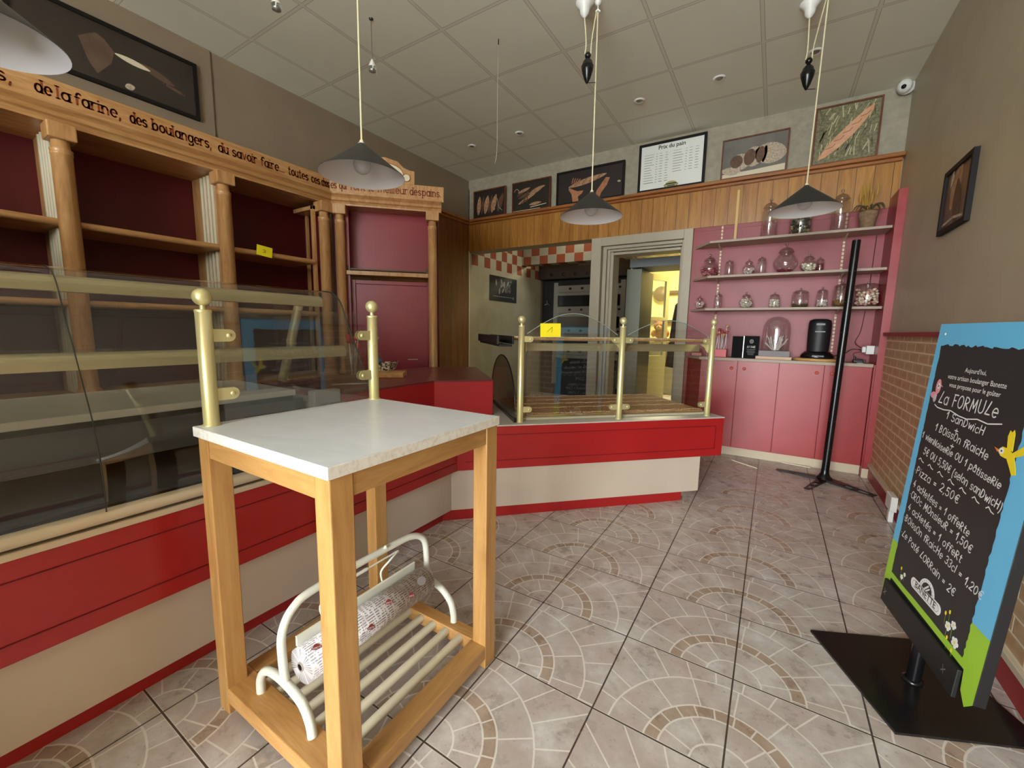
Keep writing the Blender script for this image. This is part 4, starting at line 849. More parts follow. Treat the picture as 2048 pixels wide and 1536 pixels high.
def rough(a, b, n, amp): return [(a[0]+(b[0]-a[0])*i/n+rb.uniform(-amp,amp), a[1]+(b[1]-a[1])*i/n+rb.uniform(-amp,amp)) for i in range(n)]
ed = rough((-.252,.978),(.215,.978),40,.005)+rough((.215,.975),(.213,.112),70,.0028)+rough((.213,.112),(-.240,.116),8,.001)+rough((-.240,.116),(-.252,.978),60,.0018)
obj('black_face', MB().flat(ed, .0009, 0, MBd), bk_, sg_)
obj('lower_ledge', MB().box(-.250,.228,-.005,.082,.001,.012,M=MBd), black, sg_, .002)
for u_ in (-.235,.165): obj('ledge_clip', MB().strip([(u_,.03),(u_+.018,.045)], .004, .0128, 0, MBd).strip([(u_+.004,.05),(u_+.012,.028)], .003, .0128, 0, MBd), steel, sg_)
obj('screw', MB().lathe([(0,.0015),(.004,.001),(.005,0)], (-.245,1.015,.0003), 10, M=MBd), white, sg_)
MT = MBd @ Matrix.Translation((0,0,.0016))
pt = MB()
fontmesh(pt, "Aujourd'hui,", MT, -.083, .895, .105); fontmesh(pt, 'votre artisan boulanger Banette', MT, -.168, .867, .285); fontmesh(pt, 'vous propose pour le goûter', MT, -.150, .841, .252)
obj('printed_lettering', pt, chalkw, sg_)
hw = MB(); HT = .0042
for tx, x0, x1, y0, y1, xh in (('La FORMULe',-.189,.108,.781,.783,.026),('1 SanDwicH',-.126,.072,.738,.724,.0165),('+',-.063,-.045,.700,.700,.016),('1 BOissOn fRaicHe',-.173,.112,.688,.662,.0165),('+',-.066,-.048,.648,.648,.016),
   ('1 vienNoiseRie OU 1 pâtisseRie',-.243,.188,.645,.602,.0145),('5€ OU 5,50€ (selon sanDwicH)',-.210,.210,.592,.548,.0165),('*Pizza = 2,50€',-.238,.036,.513,.500,.018),('4 acHetées = 1 offeRte',-.227,.116,.464,.430,.0165),
   ('*CROc MOnsieuR = 1,50€',-.236,.142,.424,.392,.0165),('4 acHetés = 1 offeRt',-.226,.112,.374,.345,.0165),('*BOissOn fRaicHe 33cl = 1,20€',-.238,.225,.331,.297,.0165),('*Le Paté LORRain = 2€',-.234,.118,.274,.240,.0165)):
    an = math.atan2(y1-y0, x1-x0); MR = MT @ Matrix.Translation((x0,y0,0)) @ Matrix.Rotation(an,4,'Z')
    lettering(hw, tx, MR, 0, 0, math.hypot(x1-x0,y1-y0), xh, HT if xh > .02 else .0034, slant=.12, jitter=.08)
obj('handwriting', hw, chalkw, sg_)
fl = MB().strip([(-.208,.771),(-.19,.764),(-.15,.762),(-.11,.766),(-.06,.757),(-.02,.755),(.03,.764),(.08,.760),(.135,.771)], .0035, 0, 0, MT)
for k in range(7):
    u_ = -.228+k*.064; v_ = .566-k*.005; fl.strip([(u_,v_),(u_+.01,v_+.007),(u_+.022,v_-.002),(u_+.034,v_-.004)], .0032, 0, 0, MT)
obj('flourishes', fl, chalkw, sg_)
lo = thing  # logo
lgm = MB(); ML_ = MT @ Matrix.Translation((-.008,.163,0))
lgm.prism([(-.078+.018*math.cos(R(a)), .018*math.sin(R(a))) for a in range(90,271,15)]+[(.072+.018*math.cos(R(a)), .018*math.sin(R(a))) for a in range(-90,91,15)], 0, .0004, 0, ML_)
lgm.prism(oval(.046,.042,20,0,.012,0,180), 0, .0004, 0, ML_)
lgm.prism([(-.072+.012*math.cos(R(a)), .012*math.sin(R(a))) for a in range(90,271,15)]+[(.066+.012*math.cos(R(a)), .012*math.sin(R(a))) for a in range(-90,91,15)], .0004, .0006, 1, ML_)
lgm.prism([(-.073+.0095*math.cos(R(a)), .0105*math.sin(R(a))) for a in range(90,271,15)]+[(.067+.0095*math.cos(R(a)), .0105*math.sin(R(a))) for a in range(-90,91,15)], .0006, .0008, 0, ML_)
lgm.prism(oval(.030,.026,20,0,.016,0,180), .0004, .0006, 1, ML_).strip([(-.012,.018),(.006,.036)], .006, .001, 0, ML_).strip([(.0,.018),(.014,.030)], .005, .001, 0, ML_)
for k in range(9):
    a = R(15+18.75*k); lgm.strip([(.034*math.cos(a),.015+.030*math.sin(a)),(.041*math.cos(a),.013+.037*math.sin(a))], .0012, .0008, 1, ML_)
fontmesh(lgm, 'BANETTE', ML_, -.066, -.0075, .128, 1, .012, .0012)
obj('logo', lgm, [chalkw, bk_], sg_)
ym = mat('sign_yellow', (240,214,40), .5); om = mat('sign_orange', (226,120,60), .5); pkm = mat('sign_pink', (226,150,160), .5)
bird = MB(); MY = MT @ Matrix.Translation((.18,.70,0))
bird.prism([(-.035,.0),(-.02,.014),(.0,.014),(.02,.006),(.05,.03),(.058,.055),(.066,.03),(.055,.008),(.03,-.004),(.0,-.014),(-.02,-.012)], 0, .0004, 0, MY)
bird.prism([(-.002,.010),(-.010,.045),(-.006,.062),(.002,.058),(.008,.066),(.014,.055),(.020,.010)], .0004, .0008, 0, MY).prism([(.0,-.008),(.02,-.03),(.036,-.05),(.050,-.045),(.045,-.03),(.03,.0)], .0004, .0008, 0, MY)
bird.prism(oval(.009,.009,12,-.02,.002)[:-1], .0008, .001, 1, MY).prism(oval(.003,.003,8,-.019,.002)[:-1], .001, .0012, 2, MY).prism([(-.034,.004),(-.05,.006),(-.034,-.005)], .0004, .0008, 3, MY)
obj('yellow_bird', bird, [ym, chalkw, bk_, om], sg_)
pb = MB(); MP = MT @ Matrix.Translation((-.215,.82,0))
pb.prism(oval(.015,.026,14,.005,.014)[:-1], 0, .0004, 0, MP).prism(oval(.008,.010,12,.007,.016)[:-1], .0004, .0006, 1, MP).prism(oval(.003,.005,8,.007,.016)[:-1], .0006, .0008, 2, MP).prism(oval(.02,.012,12,-.012,-.018)[:-1], 0, .0004, 0, MP).prism(oval(.010,.014,12,-.002,-.028)[:-1], .0004, .0006, 3, MP).strip([(.02,.02),(.03,.016)],.002,.0004,1,MP)
obj('pink_bird', pb, [pkm, chalkw, bk_, mat('sign_grey_pink', (190,180,190), .5)], sg_)
def flower(u_, v_, s_):
    f_ = MB(); M_ = MT @ Matrix.Translation((u_,v_,0))
    f_.strip([(0,0),(-.004*s_,-.03*s_),(.0,-.055*s_)], .0015, 0, 1, M_)
    for k in range(5): f_.prism(oval(.007*s_,.007*s_,10,.010*s_*math.cos(R(72*k)),.010*s_*math.sin(R(72*k)))[:-1], 0, .0004, 0, M_)
    f_.prism(oval(.004*s_,.004*s_,8)[:-1], .0004, .0008, 2, M_); obj('painted_flower', f_, [chalkw, gn, ym], sg_)
for a in ((-.165,.138,.55),(-.150,.155,.45),(.128,.150,.85),(.150,.168,.75),(.172,.128,1.0)): flower(*a)
yb = MB()
for u_, v_ in ((-.178,.165),(.105,.178),(.122,.192),(.135,.118),(.165,.098)): yb.prism(oval(.004,.0065,8,u_,v_)[:-1], 0, .0004, 0, MT).strip([(u_,v_),(u_+.004,v_-.035)], .0012, 0, 1, MT)
obj('painted_buds', yb, [ym, gn], sg_)

# ------------------------------------------------------------ pendant lamps
inner = mat('lampshade_white_inside', (246,247,250), .5); bulbm = mat('frosted_bulb', (226,226,230), .25)
b_ = bulbm.node_tree.nodes['Principled BSDF']; b_.inputs['Transmission Weight'].default_value = .2
def lamp(x, y, zr, za, lbl, rose=None, cw=None, hook=None):
    L = thing('pendant_lamp', lbl, 'lamp', (x,y,zr), 'black cone pendant lamps')
    obj('lamp_shade', MB().lathe([(.2,zr),(.198,zr+.004),(.022,za-.012),(.014,za-.004),(.008,za)], (x,y,0), 48), darkg, L)
    obj('shade_lining', MB().lathe([(.1995,zr-.0005),(.196,zr+.002),(.020,za-.018),(0,za-.018)], (x,y,0), 48), inner, L)
    obj('bulb', MB().ball((x,y,zr+.050), .042, 20).lathe([(.014,.06),(.016,.09),(.016,.13)], (x,y,zr+.02), 16), bulbm, L)
    top = (hook[0],hook[1],ZC-.055) if hook else (x,y,ZC)
    obj('cord', MB().tube([(x,y,za-.004),top], .0042, 8), cord, L); obj('cord_grip', MB().lathe([(.009,za-.006),(.010,za+.006),(.006,za+.012),(.0042,za+.014)], (x,y,0), 12), mat('cord_grip_cream', (230,214,170), .5), L)
    if rose:
        obj('ceiling_rose', MB().lathe([(.055,ZC),(.055,ZC-.01),(.03,ZC-.035),(.026,ZC-.065),(.006,ZC-.085)], (rose[0],rose[1],0), 20), white, L)
        cx, cy, c0, c1 = cw
        obj('counterweight', MB().lathe([(0,c1),(.006,c1+.004),(.02,c1+.03),(.034,c1+.075),(.038,c1+.10),(.034,c1+.104),(.028,c1+.125),(.014,c1+.142),(.010,c1+.145),(.010,c1+.15)], (cx,cy,0), 20).ball((cx,cy,c0-.022), .019, 14), blackg, L)
        obj('counterweight_cord', MB().tube(smooth([(rose[0],rose[1],ZC-.08),(cx-.012,cy-.006,c0+.05),(cx-.017,cy-.008,c0-.015)]), .0036, 8), cord, L)
        obj('counterweight_cord', MB().tube(smooth([(hook[0]-.008,hook[1]-.004,ZC-.055),(cx+.018,cy+.008,c0+.06),(cx+.016,cy+.008,c0-.015)]), .0036, 8), cord, L)
        obj('hook', MB().lathe([(.02,ZC),(.018,ZC-.012),(.005,ZC-.02)], (hook[0],hook[1],0), 14).tube([(hook[0]-.012,hook[1]-.006,ZC-.055),(hook[0],hook[1],ZC-.04),(hook[0]+.012,hook[1]+.006,ZC-.055)], .006, 8).tube([(hook[0],hook[1],ZC-.02),(hook[0],hook[1],ZC-.04)], .004, 6), white, L)
        obj('guide_wire', MB().tube([(cx,cy,c1+.006),(cx+.048,cy+.022,c1+.006)], .002, 6), black, L)
lamp(-1.762,1.418,1.884,2.037,'black cone lamp hanging in front of the lettered shelving')
lamp(-1.068,2.645,1.885,2.040,'black cone lamp with counterweight above the bread display',(-1.125,2.561),(-1.10,2.575,2.838,2.656),(-1.055,2.597))
lamp(.10,3.39,1.951,2.108,'black cone lamp with counterweight in front of the jar shelves',(.024,3.244),(.043,3.28,2.824,2.636),(.105,3.15))
lamp(-2.05,.287,1.985,2.14,'lamp with white inside cut by the top left corner')

# ------------------------------------------------------------ ceiling fittings
def spot(x, y, zt, lbl):
    s_ = thing('ceiling_spotlight', lbl, 'spotlight', (x,y,zt), 'small hanging spotlights')
    obj('stem', MB().tube([(x,y,ZC),(x,y,zt)], .003, 6), mat('thin_stem', (110,98,86), .5), s_)
    obj('mount', MB().lathe([(.014,ZC),(.012,ZC-.008),(.003,ZC-.012)], (x,y,0), 12), darkg, s_)
    obj('housing', MB().lathe([(.003,zt),(.012,zt-.015),(.02,zt-.035),(.026,zt-.05)], (x,y,0), 18), white, s_)
    obj('reflector', MB().lathe([(0,zt-.052),(.02,zt-.06),(.022,zt-.072),(0,zt-.078)], (x,y,0), 16), steel, s_)
    for k in range(3):
        a = R(120*k+200); obj('fin', MB().add([(x+.022*math.cos(a),y+.022*math.sin(a),zt-.03),(x+.028*math.cos(a),y+.028*math.sin(a),zt-.05),(x+.032*math.cos(a),y+.032*math.sin(a),zt-.088),(x+.026*math.cos(a+.3),y+.026*math.sin(a+.3),zt-.05)], [(0,1,3),(1,2,3),(0,3,2,1)]), white, s_)
spot(-2.345,1.988,2.87,'white spotlight on a thin stem beside the left lamp cord')
spot(-2.352,1.376,2.87,'white spotlight at the top edge of the photo')
for x, y, lbl in ((-2.924,3.794,'round recessed ceiling light, leftmost of the row of five'),(-2.326,3.794,'round recessed ceiling light, second from the left wall'),(-1.135,3.799,'round recessed ceiling light above the price list'),(-.52,3.79,'round recessed ceiling light above the torn loaf picture'),(.083,3.787,'round recessed ceiling light beside the right counterweight')):
    s_ = thing('recessed_light', lbl, 'ceiling light', (x,y,ZC), 'row of recessed ceiling lights')
    obj('ring', MB().lathe([(.026,ZC-.004),(.034,ZC-.010),(.042,ZC-.006),(.045,ZC)], (x,y,0), 28), white, s_); obj('lamp_face', MB().lathe([(0,ZC-.009),(.02,ZC-.008),(.026,ZC-.003)], (x,y,0), 20), steel, s_)
solo('ceiling_hook', MB().tube([(-1.749,2.559,ZC),(-1.749,2.559,ZC-.035)], .0035, 6), blackg, 'tiny dark hook in the ceiling holding a thin string', 'hook')
solo('hanging_string', MB().tube(smooth([(-1.75,2.559,ZC-.034),(-1.752,2.557,2.7),(-1.75,2.556,2.40),(-1.762,2.55,2.31)],3), .0014, 5), mat('pale_string', (190,182,168), .7), 'thin pale string hanging from the tiny ceiling hook', 'string')
q = thing('security_camera', 'white dome security camera in the corner above the pictures', 'camera', (.70,4.57,3.05))
obj('mount', MB().lathe([(.055,0),(.056,.012),(.05,.03),(.0,.034)], n=24, M=Matrix.Translation((.715,4.60,3.075)) @ Matrix.Rotation(R(75),4,'X')), white, q)
obj('dome', MB().ball((.70,4.548,3.068), .047, 20), white, q); obj('lens', MB().lathe([(0,.010),(.013,.008),(.016,0)], n=18, M=Matrix.Translation((.688,4.508,3.052)) @ Matrix.Rotation(R(100),4,'X') @ Matrix.Rotation(R(-15),4,'Y')), blackg, q)

# ------------------------------------------------------------ pictures
brownbg = mottled('picture_dark_brown', (44,32,24), (34,26,20), .5, 4); olivebg = mottled('picture_dark_olive', (46,38,24), (34,28,18), .5, 6)
crust = mottled('picture_crust', (196,152,110), (140,98,64), .6, 34); crustd = mottled('picture_dark_crust', (112,80,54), (74,50,34), .6, 34); flour = mottled('picture_flour', (206,194,172), (150,128,100), .7, 70)
skin = mottled('picture_hand_skin', (190,130,90), (150,96,62), .6, 20); straw = mottled('picture_straw', (150,144,108), (84,84,58), .7, 60); greypic = mottled('picture_grey', (120,116,106), (96,92,84), .6, 5)
fb = mat('black_frame', (22,18,16), .6, spec=.25); fbr = wood('brown_frame', (78,38,18), (104,54,26), (124,68,34), (8,8,8), 2, .4)
pale = mat('picture_pale', (216,204,176), .6)
def picture(lbl, x0, x1, z0, z1, M, fm, fw_, art, bgm, mats, name='framed_picture', lean=0):
    w_, h_ = x1-x0, z1-z0; p_ = thing(name, lbl, 'picture', M.translation, 'framed pictures' if name == 'framed_picture' else None)
    fr = MB()
    for a in ((0,w_,0,fw_),(0,w_,h_-fw_,h_),(0,fw_,fw_,h_-fw_),(w_-fw_,w_,fw_,h_-fw_)): fr.box(a[0],a[1],a[2],a[3],0,.022,M=M)
    obj('frame', fr, fm, p_)
    obj('picture_print', MB().box(fw_,w_-fw_,fw_,h_-fw_,.002,.012,M=M), bgm, p_)
    ar = MB(); art(ar, w_, h_, M @ Matrix.Translation((0,0,.0125))); obj('picture_motif', ar, mats, p_)
    return p_
def blob(mb, M, cx, cy, rx, ry, ang=0, mi=0, n=20, z=0, tip=1.0):
    ca, sa = math.cos(R(ang)), math.sin(R(ang)); pts = []
    for i in range(n):
        a = 2*PI*i/n; c_, s_ = math.cos(a), math.sin(a); px, py = rx*c_, ry*s_*(1-.35*tip*abs(c_)**2); pts.append((cx+px*ca-py*sa, cy+px*sa+py*ca))
    mb.prism(pts, z, z+.0003, mi, M)
ZP = 2.5905
def MPic(x, y=4.600): return BW(x, y, ZP)
def a1(m_, W, Hh, M):
    for k, (cx, rx) in enumerate(((.17,.065),(.29,.035),(.41,.075),(.53,.035),(.64,.075),(.84,.075))):
        blob(m_, M, cx*W, Hh*.46, Hh*.33, rx*W, 84-k*3, k%2, z=.0003*k)
    for cx in (.16,.42,.66):
        for j in range(4): blob(m_, M, cx*W, Hh*(.25+.14*j), .03*W, .012*W, 40, 2, z=.003)
    m_.strip([(.75*W,.6*Hh),(.80*W,.3*Hh),(.9*W,.18*Hh)], .006, .0032, 2, M)
picture('small picture of upright loaves, leftmost on the ledge', -3.50,-3.00,0,.35, MPic(-3.50), fbr,.014,a1,brownbg,[crust,crustd,flour])
def a2(m_, W, Hh, M):
    for k in range(11):
        rr_ = random.Random(k); blob(m_, M, W*rr_.uniform(.2,.72), Hh*rr_.uniform(.32,.72), W*.17, Hh*.05, 22+rr_.uniform(-12,12), k%2, z=.0003*k)
    m_.strip([(.40*W,.28*Hh),(.42*W,.66*Hh)], .012, .004, 1, M); m_.strip(oval(.06*W,.10*Hh,10,.12*W,.68*Hh,10,170), .008, .004, 2, M)
    blob(m_, M, .62*W,.22*Hh,.16*W,.05*Hh,4,0,z=.004); m_.strip([(.5*W,.12*Hh),(.9*W,.17*Hh)], .008, .005, 2, M); m_.strip([(.03*W,.05*Hh),(.75*W,.05*Hh)], .006, .005, 2, M)
picture('small picture of stacked loaves, second on the ledge', -2.90,-2.37,0,.355, MPic(-2.90), fbr,.014,a2,olivebg,[crust,crustd,pale])
def a3(m_, W, Hh, M):
    blob(m_, M, .47*W,.62*Hh,.29*W,.085*Hh,10,0,24)
    for j in range(4): m_.strip([(W*(.28+.11*j),Hh*(.52+.03*j)),(W*(.36+.11*j),Hh*(.68+.03*j))], .006, .0006, 1, M)
    m_.prism([(.20*W,.50*Hh),(.25*W,.44*Hh),(.33*W,.36*Hh),(.42*W,.36*Hh),(.40*W,.28*Hh),(.34*W,.20*Hh),(.35*W,.06*Hh),(.26*W,.06*Hh),(.24*W,.30*Hh),(.19*W,.44*Hh)], .0006, .0009, 2, M)
    m_.prism([(.58*W,.06*Hh),(.62*W,.30*Hh),(.74*W,.62*Hh),(.80*W,.60*Hh),(.76*W,.40*Hh),(.68*W,.20*Hh),(.66*W,.06*Hh)], .0006, .0009, 2, M)
    for j in range(4): m_.strip([(W*(.24+.03*j),Hh*.62),(W*(.26+.035*j),Hh*(.76-.02*j))], .012, .0009, 2, M)
    blob(m_, M, .93*W,.45*Hh,.014*W,.05*Hh,80,3,z=.001)
picture('wide picture of hands holding a loaf, third on the ledge', -2.29,-1.49,0,.37, MPic(-2.29), fb,.022,a3,brownbg,[crust,crustd,skin,flour])
def a5(m_, W, Hh, M):
    m_.prism([(.03*W,.05*Hh),(.97*W,.05*Hh),(.97*W,.20*Hh),(.5*W,.16*Hh),(.03*W,.14*Hh)], 0, .0003, 3, M)
    blob(m_, M, .16*W,.20*Hh,.16*W,.10*Hh,-10,0,z=.0004)
    for cx, cy, rx, ry, mi in ((.30,.40,.16,.20,0),(.24,.42,.10,.16,1),(.50,.48,.15,.24,0),(.44,.48,.09,.20,1),(.74,.50,.24,.25,0),(.60,.50,.06,.20,1),(.66,.5,.035,.2,0)): blob(m_, M, cx*W, cy*Hh, rx*W, ry*Hh, -8, mi, z=.0008+.0004*mi, tip=.3)
picture('picture of a sliced floury loaf, right of the price list', -.557,-.025,0,.358, MPic(-.557), fbr,.012,a5,greypic,[flour,crustd,crust,pale])
def a6(m_, W, Hh, M):
    rr_ = random.Random(9)
    for k in range(90):
        x, y = rr_.uniform(.08,.92)*W, rr_.uniform(.08,.9)*Hh; L = rr_.uniform(.08,.2)*Hh; a = R(78+rr_.uniform(-22,22)); m_.strip([(x,y),(min(.96*W,x+L*math.cos(a)),min(.96*Hh,y+L*math.sin(a)))], rr_.uniform(.004,.009), .0003, 1+k%2, M)
    m_.prism([(.10*W,.09*Hh),(.16*W,.22*Hh),(.33*W,.44*Hh),(.56*W,.66*Hh),(.76*W,.83*Hh),(.88*W,.90*Hh),(.87*W,.80*Hh),(.76*W,.64*Hh),(.62*W,.46*Hh),(.42*W,.27*Hh),(.22*W,.13*Hh)], .001, .0014, 0, M)
    for j in range(5): c_ = (W*(.24+.12*j),Hh*(.24+.115*j)); m_.strip([(c_[0]-.012,c_[1]+.012),(c_[0]+.03,c_[1]+.022),(c_[0]+.05,c_[1]+.045)], .004, .0016, 3, M)
picture('picture of a baguette on wheat, rightmost on the ledge', .150,.590,0,.465, MPic(.150), fbr,.013,a6,straw,[mottled('picture_baguette', (226,176,138), (206,148,108), .6, 16),mat('wheat_dark', (96,94,62), .7),mat('wheat_light', (196,190,150), .7),crustd])
# price list
pw = mat('price_list_paper', (232,234,226), .5); pi_ = mat('price_print', (60,62,58), .6); gi = mat('price_print_light', (134,136,128), .6); olv = mat('price_logo_olive', (168,160,100), .6)
def apl(m_, W, Hh, M):
    fontmesh(m_, 'Prix du pain', M, .30*W, Hh*.845, .40*W, 0, .02)
    rr_ = random.Random(2)
    for col, n_ in ((.09,11),(.53,8)):
        for k in range(n_+1):
            y = Hh*(.765-.052*k); 
            for a, b, p_ in ((0,.15,1),(.18,.205,.9),(.235,.285,.9),(.32,.37,.9)):
                mi = 1 if k < n_ or col > .5 else 0
                m_.strip([(W*(col+a),y),(W*(col+a+(b-a)*rr_.uniform(.6,1)),y)], .0045 if k else .003, .0003, mi, M)
    m_.prism(oval(.055,.030,16,.52*W,.105*Hh,0,180), 0, .0003, 2, M); m_.prism([(.42*W,.055*Hh),(.62*W,.055*Hh),(.63*W,.10*Hh),(.60*W,.125*Hh),(.44*W,.125*Hh),(.41*W,.10*Hh)], 0, .0003, 2, M)
    m_.strip([(.47*W,.075*Hh),(.57*W,.075*Hh)], .010, .0006, 0, M); m_.strip([(.45*W,.108*Hh),(.59*W,.108*Hh)], .004, .0006, 0, M)
picture('framed white price list headed Prix du pain, standing on the ledge', -1.342,-.698,0,.475, MPic(-1.342), fb,.024,apl,pw,[pi_,gi,olv], name='framed_price_list')
def aL(m_, W, Hh, M):
    m_.prism([(.32*W,.62*Hh),(.36*W,.70*Hh),(.41*W,.78*Hh),(.45*W,.74*Hh),(.50*W,.60*Hh),(.48*W,.40*Hh),(.40*W,.16*Hh),(.36*W,.30*Hh)], 0, .0003, 0, M)
    blob(m_, M, .60*W,.56*Hh,.10*W,.045*Hh,-6,1,z=.0004); blob(m_, M, .74*W,.52*Hh,.11*W,.06*Hh,-16,0,z=.0003); m_.strip([(.78*W,.42*Hh),(.90*W,.36*Hh)], .018, .0003, 0, M); blob(m_, M, .57*W,.14*Hh,.03*W,.05*Hh,20,2,z=.0004)
picture('large dark picture above the lettered shelving, cut by the frame', .62,1.50,0,.37, LW(XL+.013,.62,2.590), fb,.022,aL,mottled('picture_dim_brown', (62,54,46), (52,44,38), .3, 4),[mottled('picture_dim_skin', (104,82,66), (84,66,52), .6, 12),pale,flour])
def aR(m_, W, Hh, M):
    blob(m_, M, .45*W,.66*Hh,.30*W,.20*Hh,70,0); blob(m_, M, .55*W,.40*Hh,.30*W,.16*Hh,100,1,z=.0005); m_.strip([(.12*W,.14*Hh),(.5*W,.18*Hh),(.86*W,.13*Hh)], .014, .001, 2, M); blob(m_, M, .28*W,.82*Hh,.05*W,.14*Hh,-10,2,z=.001)
picture('brown picture hanging alone on the right wall', 0,.41,0,.34, RW(XR-.0005,3.37,1.718), fb,.024,aR,mottled('picture_brown_wall', (96,70,54), (70,50,40), .3, 8),[crust,crustd,flour])
# poster on the tiled side wall
q = thing('black_poster', 'small black and white poster on the tiled bakehouse wall', 'poster', (XL+.02,5.5,1.76))
MPo = LW(XL+.014,5.11,1.58); obj('poster', MB().box(0,.76,0,.37,0,.004,M=MPo), mat('poster_black', (26,28,32), .4), q)
pm_ = MB(); rr_ = random.Random(6)
for k in range(16): blob(pm_, MPo, rr_.uniform(.12,.66), rr_.uniform(.15,.30), .05, .02, rr_.uniform(30,110), 0, z=.0045)
pm_.strip([(.1,.07),(.64,.07)], .010, .0045, 0, MPo).prism([(.63,.05),(.69,.05),(.66,.10)], .0045, .005, 0, MPo)
obj('print', pm_, mat('poster_grey', (128,130,132), .5), q)

# ------------------------------------------------------------ bakehouse
ov = thing('deck_oven', 'large black and steel deck oven in the bakehouse', 'oven', (-2.7,7.2,0))
dkm = mat('oven_dark_metal', (34,32,32), .4, .4); stl = mat('oven_steel', (150,148,138), .32, .8)
obj('body', MB().box(-3.60,-1.98,6.78,7.9,0,2.02), dkm, ov); obj('canopy', MB().box(-3.61,-1.97,6.62,7.6,2.03,2.34), mat('canopy_metal', (58,50,46), .4, .3), ov, .01)
kn = MB()
for k in range(7): kn.ball((-3.35+.22*k,6.61,2.10), .025, 10, sc=(1,.4,1))
obj('canopy_rivets', kn, blackg, ov)
obj('name_plate', MB().box(-2.86,-2.46,6.612,6.619,2.225,2.262), mat('worn_name_plate', (84,78,72), .5), ov)
obj('frame_column', MB().box(-3.36,-3.28,6.74,6.779,.2,1.98), stl, ov); obj('frame_column', MB().box(-2.16,-2.08,6.74,6.779,.2,1.98), stl, ov)
for k in range(4):
    z = .50+k*.36
    d_ = obj('oven_deck', MB().box(-3.28,-2.16,6.75,6.779,z+.23,z+.345), stl, ov)
    obj('deck_door', MB().box(-3.27,-2.17,6.755,6.779,z,z+.17), mat('oven_glass', (12,12,12), .15), ov); obj('door_bar', MB().box(-3.28,-2.16,6.72,6.75,z+.17,z+.225), stl, ov, .004)
    for j in range(5): obj('vent_knob', MB().ball((-3.05+.22*j,6.745,z+.29), .028, 10, sc=(1,.4,.7)), blackg, d_)
for x, z in ((-3.48,1.62),(-3.48,1.22),(-2.03,1.75),(-2.03,1.15)):
    hd = MB()
    for a in (90,210,330): hd.tube([(x,6.74,z),(x+.05*math.cos(R(a)),6.71,z+.05*math.sin(R(a)))], .009, 6)
    obj('handle', hd, steel, ov)
sc = thing('steel_cold_cabinet', 'tall grey steel cabinet seen through the doorway', 'cabinet', (-1.75,5.6,0))
gst = mat('grey_green_steel', (138,142,130), .35, .5)
obj('body', MB().box(-1.66,-1.47,5.40,6.0,.08,1.94), gst, sc, .006); obj('top_box', MB().box(-1.62,-.90,5.38,5.9,1.955,2.06), mat('blue_grey_box', (138,148,156), .5), sc, .004)
for x, y in ((-1.63,5.43),(-1.5,5.43),(-1.63,5.97),(-1.5,5.97)): obj('foot', MB().tube([(x,y,0),(x,y,.081)], .015, 10), black, sc)
gd = thing('glazed_door', 'half-open glazed door leading to the yellow room', 'door', (-1.7,7.0,0))
MD = frame((-1.93,6.75,0), Vector((.40,.92,0)), (0,0,1)); pgr = mat('pale_door_paint', (186,184,160), .5)
obj('leaf_frame', MB().box(0,.09,0,2.1,-.02,.02,M=MD).box(.78,.87,0,2.1,-.02,.02,M=MD).box(.09,.78,2.0,2.1,-.02,.02,M=MD).box(.09,.78,0,.75,-.02,.02,M=MD).box(.09,.78,1.35,1.40,-.02,.02,M=MD), pgr, gd)
obj('pane', MB().box(.09,.78,.75,2.0,-.003,.003,M=MD), glass, gd)
struct('door_2', MB().box(-1.235,-1.17,6.85,6.90,0,2.42).box(-1.95,-1.235,6.85,6.90,2.30,2.42).box(-2.02,-1.95,6.85,6.9,0,2.42), wood('brown_door_frame', (84,60,34), (104,78,46), (120,92,56)))
struct('wall_partition', MB().box(-2.02,-.5,6.86,6.9,2.42,3.05).box(-1.17,-.5,6.86,6.9,0,2.42), mat('partition_paint', (206,196,150), .6))
for z, lbl in ((2.02,'dark rail on the yellow wall, upper of the two'),(1.36,'dark rail on the yellow wall, lower of the two')):
    solo('wall_rail', MB().box(-3.2,-1.2,10.10,10.199,z,z+.07), mat('dark_rail', (92,74,44), .6), lbl, 'rail')
q = solo('round_plaque', MB().lathe([(0,0),(.17,0),(.17,.03),(0,.03)], n=32, M=Matrix.Translation((-2.27,10.09,2.02)) @ Matrix.Rotation(R(90),4,'X')), mat('dark_brown_disc', (72,44,34), .5), 'dark brown round plaque on the yellow wall', 'plaque')
q = thing('pale_cupboard', 'pale low cupboard in the yellow room with a plush bear on top', 'cupboard', (-1.85,8.2,0))
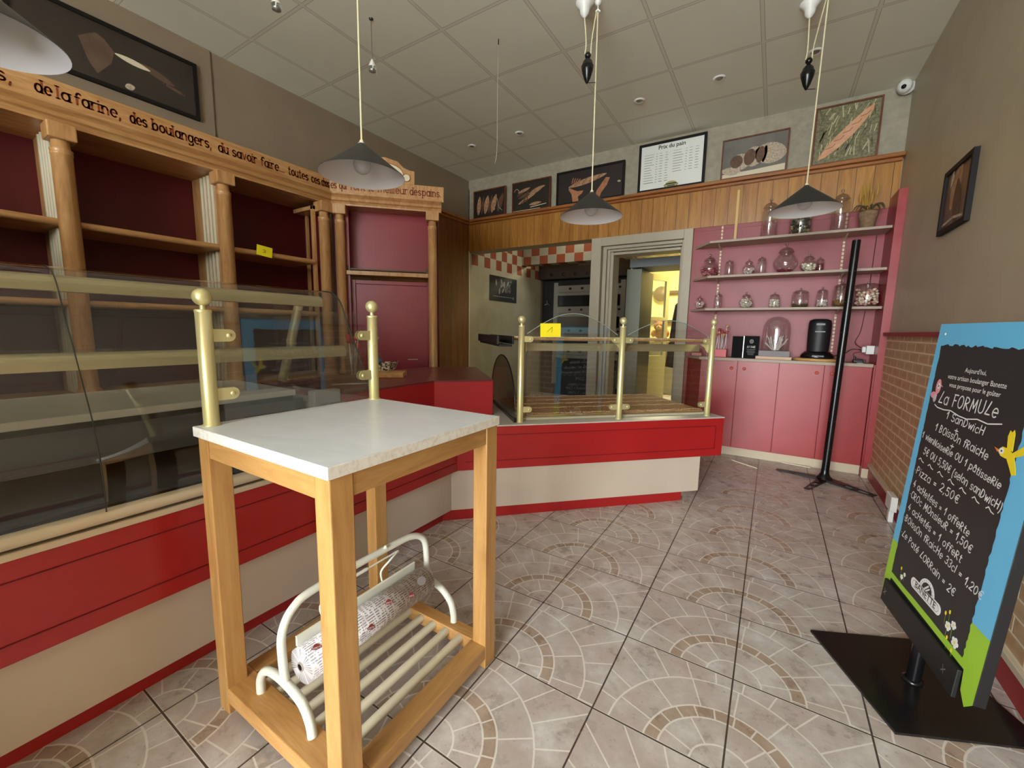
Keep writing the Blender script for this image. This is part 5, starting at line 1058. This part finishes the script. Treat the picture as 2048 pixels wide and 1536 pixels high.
obj('body', MB().box(-2.25,-1.45,8.0,8.5,0,1.02), pgr, q); obj('door', MB().box(-2.24,-1.46,7.975,7.999,.05,1.0), mat('cupboard_front', (170,164,136), .5), q, .003)
q = thing('plush_bear', 'brown plush bear sitting on the pale cupboard', 'soft toy', (-1.80,8.2,1.02))
fur = mat('brown_plush', (150,88,48), .9)
obj('body', MB().ball((-1.80,8.2,1.127), .13, 16, sc=(1.1,.8,.8)), fur, q)
hd = obj('head', MB().ball((-1.82,8.14,1.26), .105, 16, sc=(1.1,.9,.95)), fur, q)
for dx in (-.085,.085): obj('ear', MB().ball((-1.82+dx,8.14,1.35), .035, 10, sc=(1,.6,1)), mat('plush_ear', (110,62,36), .9), hd)
obj('muzzle', MB().ball((-1.82,8.05,1.235), .045, 12, sc=(1.2,.7,.8)), mat('plush_muzzle', (186,132,84), .9), hd)
obj('eyes', MB().ball((-1.855,8.05,1.285), .010, 8).ball((-1.785,8.05,1.285), .010, 8).ball((-1.82,8.015,1.25), .012, 8), black, hd)
for dx in (-.13,.11): obj('arm', MB().ball((-1.80+dx,8.13,1.12), .06, 12, sc=(.8,.8,1.1)), fur, q)
q = thing('hanging_coat', 'dark coat hanging from a hook on the brown door frame', 'coat', (-1.2,6.8,1.6))
v = []; 
cf = MB(); rws = [(1.62,.02,.02),(1.56,.07,.04),(1.35,.09,.05),(1.0,.11,.06),(.62,.13,.07),(.6,.0,.0)]
vv = []; N_ = 16
for z, a, b in rws:
    for k in range(N_): an = 2*PI*k/N_; vv.append((-1.24+(a*(1+.12*math.sin(5*an)))*math.cos(an)-.03*(1.6-z), 6.76+b*math.sin(an), z))
cf.add(vv, [(i*N_+k, i*N_+(k+1)%N_, (i+1)*N_+(k+1)%N_, (i+1)*N_+k) for i in range(len(rws)-1) for k in range(N_)], 0, True)
obj('cloth', cf, mat('dark_grey_cloth', (70,62,52), .9), q); obj('hook', MB().tube([(-1.24,6.85,1.66),(-1.24,6.77,1.66),(-1.24,6.765,1.62)], .006, 6), steel, q)
